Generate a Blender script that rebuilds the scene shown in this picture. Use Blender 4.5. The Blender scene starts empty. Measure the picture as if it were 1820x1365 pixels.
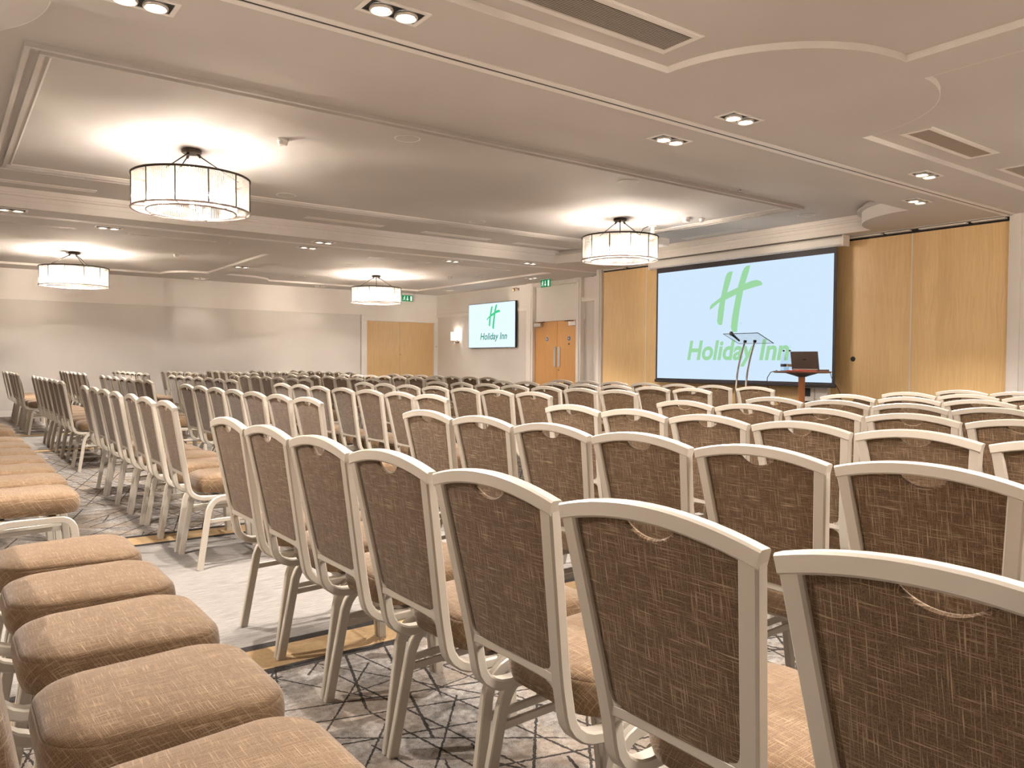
import bpy, bmesh, math, random
from mathutils import Vector, Matrix
from mathutils.geometry import tessellate_polygon

S = bpy.context.scene
COL = S.collection
PI = math.pi
rnd = random.Random(7)

# ------------------------------------------------------------------ camera, world, exposure
YAW, PITCH, ROLL = map(math.radians, (53.46, -1.687, 0.359))
FPX = 1375.4
CAMZ = 1.167
fw = Vector((math.cos(YAW)*math.cos(PITCH), math.sin(YAW)*math.cos(PITCH), math.sin(PITCH)))
r0 = fw.cross(Vector((0, 0, 1))).normalized()
u0 = r0.cross(fw)
rt = r0*math.cos(ROLL) + u0*math.sin(ROLL)
up = -r0*math.sin(ROLL) + u0*math.cos(ROLL)
cam = bpy.data.cameras.new('camera')
cam.sensor_fit = 'HORIZONTAL'
cam.sensor_width = 36.0
cam.lens = FPX/1820*36.0
cam.clip_start = 0.02
cam.clip_end = 100
camo = bpy.data.objects.new('camera', cam)
COL.objects.link(camo)
m = Matrix((rt, up, -fw)).transposed().to_4x4()
m.translation = (0, 0, CAMZ)
camo.matrix_world = m
S.camera = camo

w = bpy.data.worlds.new('world')
S.world = w
w.use_nodes = True
w.node_tree.nodes['Background'].inputs[0].default_value = (0.9, 0.75, 0.6, 1)
w.node_tree.nodes['Background'].inputs[1].default_value = 0.02

S.view_settings.view_transform = 'Standard'
S.view_settings.look = 'None'
EXPOSURE = 1.5
K = 2.0**-EXPOSURE
S.view_settings.exposure = EXPOSURE
S.view_settings.gamma = 1.0
S.view_settings.use_curve_mapping = False
S.cycles.use_denoising = True
S.cycles.max_bounces = 10
S.cycles.diffuse_bounces = 7
S.cycles.glossy_bounces = 3
S.cycles.transmission_bounces = 6
S.cycles.transparent_max_bounces = 24
S.cycles.caustics_reflective = False
S.cycles.caustics_refractive = False
S.cycles.sample_clamp_indirect = 8.0

WARM = (1.0, 0.895, 0.80)
SPOT_W = 142.0
BULB_W = 175.0
BULB_E = 22.0

# ------------------------------------------------------------------ levels of the room
H = 2.95        # underside of the lower ceiling bands
HT = 2.99       # shallow trays of the two outer bays
HM = 3.17       # raised coffer of the middle bay
XB, XF, XT = -1.35, 10.33, 11.0     # rear wall, folding partition, wall with the television
YR, YW = -2.9, 18.3                # right wall, far wall

# ------------------------------------------------------------------ materials
def mat(name, color, rough=0.5, metal=0.0, spec=0.5):
    a = bpy.data.materials.new(name)
    a.use_nodes = True
    b = a.node_tree.nodes['Principled BSDF']
    b.inputs['Base Color'].default_value = (*color, 1)
    b.inputs['Roughness'].default_value = rough
    b.inputs['Metallic'].default_value = metal
    b.inputs['Specular IOR Level'].default_value = spec
    return a

class NG:
    """small helper for node graphs"""
    def __init__(s, m):
        s.t = m.node_tree
        s.b = s.t.nodes.get('Principled BSDF')
    def n(s, kind, **kw):
        x = s.t.nodes.new(kind)
        for k, v in kw.items():
            setattr(x, k, v)
        return x
    def l(s, a, b):
        s.t.links.new(a, b)
    def val(s, x, inp):
        if isinstance(x, (int, float)):
            inp.default_value = x
        else:
            s.l(x, inp)
    def math(s, op, a, b=0.0, c=None, clamp=False):
        x = s.n('ShaderNodeMath', operation=op, use_clamp=clamp)
        s.val(a, x.inputs[0]); s.val(b, x.inputs[1])
        if c is not None:
            s.val(c, x.inputs[2])
        return x.outputs[0]
    def mix(s, f, a, b):
        x = s.n('ShaderNodeMix', data_type='RGBA')
        s.val(f, x.inputs[0])
        for v, i in ((a, 6), (b, 7)):
            if isinstance(v, tuple):
                x.inputs[i].default_value = (*v, 1)
            else:
                s.l(v, x.inputs[i])
        return x.outputs[2]
    def ramp(s, v, lo, hi):
        x = s.n('ShaderNodeMapRange', clamp=True)
        s.val(v, x.inputs[0])
        x.inputs[1].default_value = lo
        x.inputs[2].default_value = hi
        return x.outputs[0]
    def vec(s, x, y, z):
        c = s.n('ShaderNodeCombineXYZ')
        for v, i in zip((x, y, z), c.inputs):
            s.val(v, i)
        return c.outputs[0]
    def noise(s, v, scale, detail=2.0, rough=0.5, dim='3D'):
        x = s.n('ShaderNodeTexNoise', noise_dimensions=dim)
        if dim == '1D':
            s.l(v, x.inputs['W'])
        else:
            s.l(v, x.inputs['Vector'])
        x.inputs['Scale'].default_value = scale
        x.inputs['Detail'].default_value = detail
        x.inputs['Roughness'].default_value = rough
        return x.outputs[0]
    def bump(s, h, dist, strength=1.0):
        x = s.n('ShaderNodeBump')
        x.inputs['Distance'].default_value = dist
        x.inputs['Strength'].default_value = strength
        s.l(h, x.inputs['Height'])
        s.l(x.outputs[0], s.b.inputs['Normal'])
    def xyz(s, kind='Object'):
        tc = s.n('ShaderNodeTexCoord')
        sp = s.n('ShaderNodeSeparateXYZ')
        s.l(tc.outputs[kind], sp.inputs[0])
        return sp.outputs[0], sp.outputs[1], sp.outputs[2], tc.outputs[kind]

def fabric(name, plane):
    a = mat(name, (0.2, 0.14, 0.1), 0.92, 0, 0.15)
    g = NG(a)
    x, y, z, o = g.xyz()
    info = g.n('ShaderNodeObjectInfo')
    rr = g.math('MULTIPLY', info.outputs['Random'], 37.0)
    u, v = (y, z) if plane == 'yz' else (g.math('MULTIPLY_ADD', z, 0.7, x), g.math('MULTIPLY_ADD', z, 0.6, y))
    n1 = g.noise(g.vec(g.math('MULTIPLY', u, 560.0), g.math('MULTIPLY', v, 17.0), rr), 1.0, 1.0, 0.5)
    n2 = g.noise(g.vec(g.math('MULTIPLY', u, 17.0), g.math('MULTIPLY', v, 560.0), g.math('ADD', rr, 5.0)), 1.0, 1.0, 0.5)
    f1 = g.ramp(n1, 0.56, 0.80)
    f2 = g.ramp(n2, 0.56, 0.80)
    thread = g.math('MAXIMUM', f1, f2)
    n3 = g.noise(g.vec(g.math('MULTIPLY', u, 420.0), g.math('MULTIPLY', v, 420.0), rr), 1.0, 1.0)
    base = g.mix(g.ramp(n3, 0.3, 0.7), *(((0.068, 0.041, 0.022), (0.125, 0.079, 0.045)) if plane == 'yz' else ((0.105, 0.066, 0.037), (0.18, 0.117, 0.07))))  # one cloth: the shade on the backs is put into their darker base
    c = g.mix(g.math('MULTIPLY', thread, 0.75), base, (0.42, 0.31, 0.20))
    g.l(c, g.b.inputs['Base Color'])
    g.b.inputs['Sheen Weight'].default_value = 0.25
    g.b.inputs['Sheen Roughness'].default_value = 0.4
    g.bump(g.math('ADD', n3, g.math('ADD', n1, n2)), 0.0006, 0.6)
    return a

def wood(name, c1, c2, rough, scale=1.0, axis='z', spec=0.5):
    a = mat(name, c1, rough, 0, spec)
    g = NG(a)
    x, y, z, o = g.xyz()
    info = g.n('ShaderNodeObjectInfo')
    rr = g.math('MULTIPLY', info.outputs['Random'], 19.0)
    h = y if axis == 'z' else x
    h = g.math('ADD', g.math('ADD', x, y), 0.0)
    warp = g.noise(g.vec(g.math('MULTIPLY', h, 5.0), g.math('MULTIPLY', z, 0.9), rr), 1.0, 2.0)
    n1 = g.noise(g.vec(g.math('ADD', g.math('MULTIPLY', h, 60.0*scale), g.math('MULTIPLY', warp, 9.0)), g.math('MULTIPLY', z, 2.2), rr), 1.0, 4.0, 0.6)
    n2 = g.noise(g.vec(g.math('MULTIPLY', h, 220.0*scale), g.math('MULTIPLY', z, 9.0), rr), 1.0, 2.0)
    f = g.math('ADD', g.math('MULTIPLY', g.ramp(n1, 0.3, 0.7), 0.7), g.math('MULTIPLY', n2, 0.3))
    g.l(g.mix(f, c1, c2), g.b.inputs['Base Color'])
    return a

def plaster(name, color, rough=0.75):
    a = mat(name, color, rough, 0, 0.3)
    g = NG(a)
    x, y, z, o = g.xyz()
    n = g.noise(o, 0.9, 3.0)
    c2 = tuple(c*0.955 for c in color)
    g.l(g.mix(g.ramp(n, 0.35, 0.65), color, c2), g.b.inputs['Base Color'])
    n2 = g.noise(o, 60.0, 3.0)
    g.bump(n2, 0.0008, 0.3)
    return a

def emit(name, color, strength):
    a = bpy.data.materials.new(name)
    a.use_nodes = True
    t = a.node_tree
    for n in list(t.nodes):
        if n.type == 'BSDF_PRINCIPLED':
            t.nodes.remove(n)
    e = t.nodes.new('ShaderNodeEmission')
    e.inputs[0].default_value = (*color, 1)
    e.inputs[1].default_value = strength
    t.links.new(e.outputs[0], t.nodes['Material Output'].inputs[0])
    return a

def carpet():
    a = mat('carpet', (0.5, 0.45, 0.4), 0.95, 0, 0.1)
    g = NG(a)
    x, y, z, o = g.xyz()
    fine = g.noise(o, 330.0, 2.0, 0.7)
    mid = g.noise(o, 42.0, 3.0, 0.6)
    big = g.noise(o, 3.2, 2.0)
    # crackle of irregular straight lines: four families of line at their own angle and spacing
    wob = g.math('MULTIPLY', g.math('SUBTRACT', g.noise(o, 70.0, 1.0), 0.5), 0.010)
    total = None
    for k, (ang, freq, off, seg) in enumerate(((0.18, 7.2, 0.0, 0.62), (0.95, 6.4, 3.1, 0.58), (1.72, 6.8, 7.7, 0.60), (2.45, 6.0, 5.3, 0.62), (2.85, 5.4, 1.3, 0.56), (1.30, 5.0, 9.3, 0.52), (0.55, 5.0, 11.3, 0.52))):
        ca, sa = math.cos(ang), math.sin(ang)
        p = g.math('ADD', g.math('ADD', g.math('MULTIPLY', x, ca), g.math('MULTIPLY', y, sa)), wob)
        q = g.math('SUBTRACT', g.math('MULTIPLY', y, ca), g.math('MULTIPLY', x, sa))
        vor = g.n('ShaderNodeTexVoronoi', voronoi_dimensions='1D', feature='DISTANCE_TO_EDGE')
        g.l(g.math('ADD', p, off), vor.inputs['W'])
        vor.inputs['Scale'].default_value = freq
        vor.inputs['Randomness'].default_value = 1.0
        d = g.math('DIVIDE', vor.outputs['Distance'], freq)
        # break each line into lengths
        cell = g.n('ShaderNodeTexVoronoi', voronoi_dimensions='2D', feature='F1')
        g.l(g.vec(g.math('ADD', g.math('MULTIPLY', q, 1.1), off), g.math('MULTIPLY', p, 2.4), 0.0), cell.inputs['Vector'])
        cell.inputs['Scale'].default_value = 1.0
        sc = g.n('ShaderNodeSeparateColor')
        g.l(cell.outputs['Color'], sc.inputs[0])
        on = g.math('LESS_THAN', sc.outputs[0], seg)
        wd = g.math('MULTIPLY_ADD', sc.outputs[1], 0.0024, 0.0033)
        ln = g.math('MULTIPLY', g.math('LESS_THAN', d, wd), on)
        total = ln if total is None else g.math('MAXIMUM', total, ln)
    nap = g.ramp(fine, 0.22, 0.50)
    total = g.math('MULTIPLY', total, nap)
    # the pale band that follows each cross aisle, edged by a tan stripe between two black ones
    def between(v, a_, b_):
        return g.math('MULTIPLY', g.math('GREATER_THAN', v, a_), g.math('LESS_THAN', v, b_))
    def anyof(rs):
        r = None
        for q_ in rs:
            b_ = between(y, *q_)
            r = b_ if r is None else g.math('MAXIMUM', r, b_)
        return r
    band = anyof(((2.83, 5.56), (11.18, 13.86)))
    tan = anyof(((2.86, 3.09), (5.27, 5.52), (11.22, 11.46), (13.6, 13.84)))
    blk = anyof(((2.815, 2.868), (3.082, 3.138), (5.225, 5.278), (5.50, 5.555), (11.18, 11.235), (11.45, 11.505), (13.55, 13.605), (13.83, 13.885)))
    spk = g.ramp(g.math('ADD', g.math('MULTIPLY', fine, 0.6), g.math('MULTIPLY', mid, 0.4)), 0.36, 0.62)
    base = g.mix(spk, (0.10, 0.09, 0.082), (0.48, 0.455, 0.43))
    base = g.mix(g.math('MULTIPLY', g.ramp(big, 0.42, 0.62), 0.45), base, (0.30, 0.22, 0.15))
    plain_n = g.noise(g.vec(g.math('MULTIPLY', x, 9.0), g.math('MULTIPLY', y, 240.0), 0.0), 1.0, 3.0, 0.7)
    plain = g.mix(g.ramp(g.math('ADD', g.math('MULTIPLY', plain_n, 0.6), g.math('MULTIPLY', fine, 0.4)), 0.3, 0.66), (0.075, 0.067, 0.06), (0.36, 0.34, 0.32))
    dark = g.mix(fine, (0.012, 0.011, 0.012), (0.05, 0.045, 0.042))
    c = g.mix(total, base, dark)
    c = g.mix(band, c, plain)
    c = g.mix(tan, c, g.mix(spk, (0.32, 0.215, 0.11), (0.46, 0.33, 0.19)))
    c = g.mix(g.math('MULTIPLY', blk, g.ramp(fine, 0.2, 0.46)), c, dark)
    g.l(c, g.b.inputs['Base Color'])
    g.bump(g.math('ADD', fine, mid), 0.004, 0.7)
    return a

def glass_rod():
    a = bpy.data.materials.new('ribbed_glass')
    a.use_nodes = True
    t = a.node_tree
    t.nodes.remove(t.nodes['Principled BSDF'])
    tr = t.nodes.new('ShaderNodeBsdfTransparent')
    tr.inputs[0].default_value = (0.98, 0.96, 0.93, 1)
    tl = t.nodes.new('ShaderNodeBsdfTranslucent')
    tl.inputs[0].default_value = (0.95, 0.92, 0.88, 1)
    gl = t.nodes.new('ShaderNodeBsdfGlossy')
    gl.inputs['Roughness'].default_value = 0.12
    m1 = t.nodes.new('ShaderNodeMixShader'); m1.inputs[0].default_value = 0.09
    m2 = t.nodes.new('ShaderNodeMixShader')
    fr = t.nodes.new('ShaderNodeFresnel'); fr.inputs[0].default_value = 1.45
    t.links.new(tr.outputs[0], m1.inputs[1]); t.links.new(tl.outputs[0], m1.inputs[2])
    t.links.new(fr.outputs[0], m2.inputs[0])
    t.links.new(m1.outputs[0], m2.inputs[1]); t.links.new(gl.outputs[0], m2.inputs[2])
    t.links.new(m2.outputs[0], t.nodes['Material Output'].inputs[0])
    return a

def clear_glass(name, tint, fac):
    """thin clear glass: see-through with a mirror-like surface"""
    a = bpy.data.materials.new(name)
    a.use_nodes = True
    t = a.node_tree
    t.nodes.remove(t.nodes['Principled BSDF'])
    tr = t.nodes.new('ShaderNodeBsdfTransparent'); tr.inputs[0].default_value = (*tint, 1)
    gl = t.nodes.new('ShaderNodeBsdfGlossy'); gl.inputs['Roughness'].default_value = 0.05
    lw = t.nodes.new('ShaderNodeFresnel'); lw.inputs[0].default_value = 1.0+fac
    mx = t.nodes.new('ShaderNodeMixShader')
    geo = t.nodes.new('ShaderNodeNewGeometry')
    mu = t.nodes.new('ShaderNodeMath'); mu.operation = 'MULTIPLY_ADD'
    sb = t.nodes.new('ShaderNodeMath'); sb.operation = 'SUBTRACT'; sb.inputs[0].default_value = 1.0
    t.links.new(geo.outputs['Backfacing'], sb.inputs[1])
    t.links.new(lw.outputs[0], mu.inputs[0]); t.links.new(sb.outputs[0], mu.inputs[1]); mu.inputs[2].default_value = 0.0
    t.links.new(mu.outputs[0], mx.inputs[0])
    t.links.new(tr.outputs[0], mx.inputs[1]); t.links.new(gl.outputs[0], mx.inputs[2])
    t.links.new(mx.outputs[0], t.nodes['Material Output'].inputs[0])
    return a

M = {}
M['fab_back_shaded'] = fabric('woven_fabric_back_shaded', 'yz')
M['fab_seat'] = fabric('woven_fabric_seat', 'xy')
M['frame'] = mat('champagne_paint', (0.46, 0.42, 0.36), 0.36, 0.15, 0.5)
M['carpet'] = carpet()
M['ceil'] = plaster('ceiling_paint', (0.57, 0.54, 0.51))
M['trim'] = plaster('trim_paint', (0.80, 0.765, 0.73), 0.5)
M['wall_lo'] = plaster('lower_wall_paint', (0.66, 0.625, 0.59))
M['wall_hi'] = plaster('upper_wall_paint', (0.80, 0.765, 0.73))
M['panel'] = wood('oak_laminate', (0.72, 0.48, 0.22), (0.86, 0.62, 0.32), 0.40)
M['door_gloss'] = wood('lacquered_oak', (0.60, 0.40, 0.19), (0.72, 0.51, 0.27), 0.16)
M['door_beech'] = wood('steamed_beech', (0.56, 0.29, 0.095), (0.66, 0.37, 0.14), 0.35, 0.7)
M['dark_wood'] = wood('red_mahogany', (0.13, 0.05, 0.032), (0.20, 0.085, 0.05), 0.25)
M['column_wood'] = wood('cherry', (0.34, 0.12, 0.04), (0.46, 0.19, 0.07), 0.3)
M['black'] = mat('black', (0.008, 0.008, 0.008), 0.6)
M['dark_metal'] = mat('bronze_metal', (0.045, 0.032, 0.022), 0.4, 0.8)
M['pale_metal'] = mat('pewter', (0.42, 0.36, 0.33), 0.35, 0.8)
M['chrome'] = mat('chrome', (0.62, 0.58, 0.55), 0.18, 1.0)
M['steel'] = mat('brushed_steel', (0.55, 0.53, 0.52), 0.35, 0.9)
M['white'] = mat('white_plastic', (0.74, 0.71, 0.68), 0.4)
M['slat'] = mat('grille_slat', (0.50, 0.44, 0.38), 0.5, 0.2)
M['ring'] = mat('lamp_ring', (0.62, 0.56, 0.50), 0.3, 0.4)
M['rod'] = glass_rod()
M['bulb'] = emit('bulb', (1.0, 0.84, 0.66), BULB_E)
M['lamp'] = emit('lamp_face', (1.0, 0.90, 0.78), 7.0)
M['lamp_off'] = mat('lamp_reflector', (0.8, 0.74, 0.68), 0.2, 0.6)
M['screen'] = emit('projected_light', (0.63, 0.79, 0.95), 1.04*K)
M['screen_logo'] = emit('projected_green', (0.35, 0.69, 0.38), K)
M['tv'] = emit('panel_light', (0.76, 0.90, 1.0), 1.1*K)
M['tv_logo'] = emit('panel_green', (0.07, 0.66, 0.27), K)
M['tv_text'] = emit('panel_dark_green', (0.03, 0.30, 0.18), K)
M['screen_border'] = mat('screen_border', (0.035, 0.03, 0.035), 0.6)
M['tv_black'] = mat('glossy_black', (0.01, 0.01, 0.012), 0.2)
M['green'] = emit('exit_green', (0.01, 0.24, 0.075), K)
M['exit_white'] = emit('exit_white', (0.9, 0.95, 0.85), K)
M['blue'] = mat('sign_blue', (0.04, 0.07, 0.20), 0.4)
M['shade'] = emit('lit_shade', (1.0, 0.88, 0.75), 0.5)
M['acrylic'] = clear_glass('acrylic', (0.95, 0.965, 0.97), 0.18)
M['bottle'] = clear_glass('bottle_glass', (0.90, 0.93, 0.95), 0.30)
M['edge'] = mat('acrylic_edge', (0.10, 0.13, 0.15), 0.2)
M['laptop'] = mat('laptop_grey', (0.13, 0.10, 0.09), 0.45, 0.3)
M['paper'] = mat('paper_label', (0.62, 0.52, 0.40), 0.7)
M['label_dark'] = mat('dark_label', (0.06, 0.045, 0.06), 0.6)
M['red'] = mat('red_cord', (0.55, 0.06, 0.03), 0.5)
M['dark_grey'] = mat('dark_grey', (0.05, 0.048, 0.05), 0.5)
M['stage'] = mat('stage_carpet', (0.10, 0.085, 0.075), 0.9)
M['brass'] = mat('brass', (0.5, 0.30, 0.16), 0.3, 0.9)

# ------------------------------------------------------------------ mesh helpers
class MB:
    def __init__(s):
        s.v = []; s.f = []
    def add(s, vs, fs):
        o = len(s.v)
        s.v += [tuple(p) for p in vs]
        s.f += [tuple(i+o for i in f) for f in fs]
        return s
    def box(s, x0, x1, y0, y1, z0, z1):
        return s.add([(x0, y0, z0), (x1, y0, z0), (x1, y1, z0), (x0, y1, z0), (x0, y0, z1), (x1, y0, z1), (x1, y1, z1), (x0, y1, z1)],
                     [(0, 3, 2, 1), (4, 5, 6, 7), (0, 1, 5, 4), (1, 2, 6, 5), (2, 3, 7, 6), (3, 0, 4, 7)])
    def cyl(s, p0, p1, r0_, r1_=None, n=12):
        p0, p1 = Vector(p0), Vector(p1)
        r1_ = r0_ if r1_ is None else r1_
        t = (p1-p0).normalized()
        a = t.orthogonal().normalized(); b = t.cross(a)
        vs = []
        for p, r in ((p0, r0_), (p1, r1_)):
            for i in range(n):
                th = 2*PI*i/n
                vs.append(p + (a*math.cos(th)+b*math.sin(th))*r)
        fs = [(i, (i+1) % n, n+(i+1) % n, n+i) for i in range(n)]
        fs += [tuple(range(n-1, -1, -1)), tuple(range(n, 2*n))]
        return s.add(vs, fs)
    def prism(s, poly, z0, z1):
        n = len(poly)
        vs = [(x, y, z0) for x, y in poly] + [(x, y, z1) for x, y in poly]
        fs = [(i, (i+1) % n, n+(i+1) % n, n+i) for i in range(n)]
        for tri in tessellate_polygon([[Vector((x, y, 0)) for x, y in poly]]):
            fs.append(tuple(tri)); fs.append(tuple(n+i for i in reversed(tri)))
        return s.add(vs, fs)
    def lathe(s, prof, n=24, c=(0, 0, 0)):
        vs = []; fs = []
        k = len(prof)
        for i in range(n):
            th = 2*PI*i/n
            for r, z in prof:
                vs.append((c[0]+r*math.cos(th), c[1]+r*math.sin(th), c[2]+z))
        for i in range(n):
            j = (i+1) % n
            for q in range(k-1):
                fs.append((i*k+q, j*k+q, j*k+q+1, i*k+q+1))
        return s.add(vs, fs)
    def sweep(s, pts, wb, wn, ref=(0, 1, 0), ch=0.3, cap=True):
        """rectangular tube with chamfered edges: width wb along ref, wn across"""
        pts = [Vector(p) for p in pts]
        ref = Vector(ref)
        ring = []
        c = ch*min(wb, wn)
        hb, hn = wb/2, wn/2
        sec = [(hb-c, hn), (hb, hn-c), (hb, -hn+c), (hb-c, -hn), (-hb+c, -hn), (-hb, -hn+c), (-hb, hn-c), (-hb+c, hn)]
        vs = []; fs = []
        for i, p in enumerate(pts):
            if i == 0: t = pts[1]-p
            elif i == len(pts)-1: t = p-pts[i-1]
            else: t = (pts[i+1]-p).normalized()+(p-pts[i-1]).normalized()
            t.normalize()
            b = (ref - t*ref.dot(t)).normalized()
            nn = t.cross(b)
            for u, v in sec:
                vs.append(p+b*u+nn*v)
        k = 8
        for i in range(len(pts)-1):
            for j in range(k):
                fs.append((i*k+j, i*k+(j+1) % k, (i+1)*k+(j+1) % k, (i+1)*k+j))
        if cap:
            fs.append(tuple(range(k-1, -1, -1)))
            fs.append(tuple(range((len(pts)-1)*k, len(pts)*k)))
        return s.add(vs, fs)
    def tube(s, pts, r, n=8):
        pts = [Vector(p) for p in pts]
        vs = []; fs = []
        a = None
        for i, p in enumerate(pts):
            if i == 0: t = pts[1]-p
            elif i == len(pts)-1: t = p-pts[i-1]
            else: t = pts[i+1]-pts[i-1]
            t.normalize()
            a = t.orthogonal().normalized() if a is None else (a-t*a.dot(t)).normalized()
            b = t.cross(a)
            for j in range(n):
                th = 2*PI*j/n
                vs.append(p+(a*math.cos(th)+b*math.sin(th))*r)
        for i in range(len(pts)-1):
            for j in range(n):
                fs.append((i*n+j, i*n+(j+1) % n, (i+1)*n+(j+1) % n, (i+1)*n+j))
        fs.append(tuple(range(n-1, -1, -1))); fs.append(tuple(range((len(pts)-1)*n, len(pts)*n)))
        return s.add(vs, fs)
    def torus(s, R, r, z, n=48, k=8, c=(0, 0), rz=None):
        vs = []; fs = []
        rz = r if rz is None else rz
        for i in range(n):
            th = 2*PI*i/n
            for j in range(k):
                ph = 2*PI*j/k
                vs.append((c[0]+(R+r*math.cos(ph))*math.cos(th), c[1]+(R+r*math.cos(ph))*math.sin(th), z+rz*math.sin(ph)))
        for i in range(n):
            for j in range(k):
                fs.append((i*k+j, ((i+1) % n)*k+j, ((i+1) % n)*k+(j+1) % k, i*k+(j+1) % k))
        return s.add(vs, fs)
    def mesh(s, name, material, smooth=True, angle=35):
        me = bpy.data.meshes.new(name)
        me.from_pydata(s.v, [], s.f)
        bm = bmesh.new(); bm.from_mesh(me)
        bmesh.ops.recalc_face_normals(bm, faces=bm.faces)
        bm.to_mesh(me); bm.free()
        me.materials.append(material)
        if smooth:
            for p in me.polygons: p.use_smooth = True
            me.set_sharp_from_angle(angle=math.radians(angle))
        return me
    def build(s, name, material, parent=None, smooth=True, angle=35):
        o = bpy.data.objects.new(name, s.mesh(name, material, smooth, angle))
        COL.objects.link(o)
        if parent is not None:
            o.parent = parent
        return o

def tag(o, label=None, cat=None, group=None, kind=None):
    if label: o['label'] = label
    if cat: o['category'] = cat
    if group: o['group'] = group
    if kind: o['kind'] = kind
    return o

def empty(name, loc=(0, 0, 0), rz=0.0):
    o = bpy.data.objects.new(name, None)
    o.location = loc; o.rotation_euler = (0, 0, rz)
    o.empty_display_size = 0.1
    COL.objects.link(o)
    return o

def thing(name, label, cat, loc=(0, 0, 0), rz=0.0, group=None):
    return tag(empty(name, loc, rz), label, cat, group)

def kids(root):
    return [o for o in bpy.data.objects if o.parent == root]

def proto(root):
    return (root, [(c, kids(c)) for c in kids(root)])

def dup(pr, loc, rz=0.0):
    root, ch = pr
    r = root.copy(); COL.objects.link(r)
    r.location = loc; r.rotation_euler = (0, 0, rz)
    for c, gs in ch:
        d = c.copy(); COL.objects.link(d); d.parent = r
        for g_ in gs:
            e = g_.copy(); COL.objects.link(e); e.parent = d
    return r

def struct(name, mb, material, parent=None, smooth=False):
    o = mb.build(name, material, parent, smooth)
    if parent is None:
        o['kind'] = 'structure'
    return o

def sempty(name):
    o = empty(name); o['kind'] = 'structure'
    return o

# ------------------------------------------------------------------ the room shell
struct('floor', MB().box(XB-0.2, XT+0.2, YR-0.2, YW+0.2, -0.1, 0.0), M['carpet'])

ceil = MB()
ceil.box(XB-0.2, XT+0.2, YR-0.2, 3.9, HT, HT+0.1)
ceil.box(XB-0.2, XT+0.2, 3.9, 3.955, 3.02, 3.12)
ceil.box(XB-0.2, XT+0.2, 3.955, 11.45, HM, HM+0.1)
ceil.box(XB-0.2, XT+0.2, 11.45, 11.505, 3.02, 3.12)
ceil.box(XB-0.2, XT+0.2, 11.505, YW+0.2, HT, HT+0.1)
struct('ceiling', ceil, M['ceil'])

def sector(cx, cy, r, a0, a1, n=20, rx=None):
    rx = r if rx is None else rx
    return [(cx, cy)] + [(cx+rx*math.cos(a0+(a1-a0)*i/n), cy+r*math.sin(a0+(a1-a0)*i/n)) for i in range(n+1)]

soff = MB()
soff.box(XB, XF+0.05, 3.32, 3.9, H, HT)               # near bay: band beside the track, beam and its rounded head
soff.box(4.62, 4.97, YR, 3.32, H, HT)
soff.prism(sector(4.62, 3.32, 0.98, PI/2+PI/2, PI*1.5), H, HT)
soff.prism(sector(4.97, 3.32, 0.92, -PI/2, 0), H, HT)
soff.box(9.75, XF+0.05, YR, 3.32, H, HT)
soff.box(XB, 4.62, YR, -2.2, H, HT)
soff.box(4.97, 9.75, YR, -2.2, H, HT)
struct('ceiling_band_near', soff, M['ceil'], None, True)['kind'] = 'structure'

soff = MB()
X0M, X1M = -0.5, 10.05
soff.box(XB, XF+0.05, 3.955, 4.53, H, HM)             # middle bay: deep bands round the coffer, drums at its corners
soff.box(XB, XT, 10.92, 11.45, H, HM)
soff.box(X1M, XF-0.06, 4.53, 10.92, H, HM)
soff.box(XB, X0M, 4.53, 10.92, H, HM)
struct('ceiling_band_middle', soff, M['ceil'])
for i, (cx, cy, a0) in enumerate(((X1M, 4.53, PI/2), (X1M, 10.92, PI), (X0M, 4.53, 0), (X0M, 10.92, -PI/2))):
    d = MB().prism(sector(cx, cy, 0.97, a0, a0+PI/2, 28), H, HM)
    d.prism(sector(cx, cy, 1.03, a0, a0+PI/2, 28), HM-0.075, HM-0.05)
    struct('ceiling_drum', d, M['ceil'], None, True)
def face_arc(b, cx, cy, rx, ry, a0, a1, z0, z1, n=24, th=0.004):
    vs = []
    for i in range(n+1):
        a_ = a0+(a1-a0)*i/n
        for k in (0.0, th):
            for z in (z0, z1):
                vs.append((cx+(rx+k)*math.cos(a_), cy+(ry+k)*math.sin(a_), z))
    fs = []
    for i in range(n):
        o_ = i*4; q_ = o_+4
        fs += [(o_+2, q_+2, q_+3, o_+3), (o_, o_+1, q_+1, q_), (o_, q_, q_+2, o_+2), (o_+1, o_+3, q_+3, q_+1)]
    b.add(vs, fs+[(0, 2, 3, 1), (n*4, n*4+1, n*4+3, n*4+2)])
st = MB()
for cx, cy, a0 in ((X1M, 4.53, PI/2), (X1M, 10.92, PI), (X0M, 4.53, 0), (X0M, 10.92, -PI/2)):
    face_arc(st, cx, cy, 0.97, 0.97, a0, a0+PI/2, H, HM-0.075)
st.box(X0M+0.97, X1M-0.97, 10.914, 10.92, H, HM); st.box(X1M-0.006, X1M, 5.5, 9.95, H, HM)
struct('trim_6', st, M['trim'], None, True)  # paler drum and coffer faces: chandelier light put into the paint
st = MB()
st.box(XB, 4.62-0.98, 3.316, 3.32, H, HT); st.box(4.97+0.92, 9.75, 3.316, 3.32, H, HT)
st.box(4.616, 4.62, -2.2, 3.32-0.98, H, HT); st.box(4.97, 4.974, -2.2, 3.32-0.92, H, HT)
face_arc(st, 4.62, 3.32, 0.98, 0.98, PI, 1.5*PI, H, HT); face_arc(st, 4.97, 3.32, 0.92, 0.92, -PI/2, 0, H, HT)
struct('trim_7', st, M['trim'], None, True)  # near bay risers faced in a paler colour standing in for light on them
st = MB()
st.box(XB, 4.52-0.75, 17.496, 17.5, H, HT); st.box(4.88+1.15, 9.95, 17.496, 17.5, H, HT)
st.box(4.516, 4.52, 13.02, 16.75, H, HT); st.box(9.946, 9.95, 12.12, 17.5, H, HT)
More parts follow.
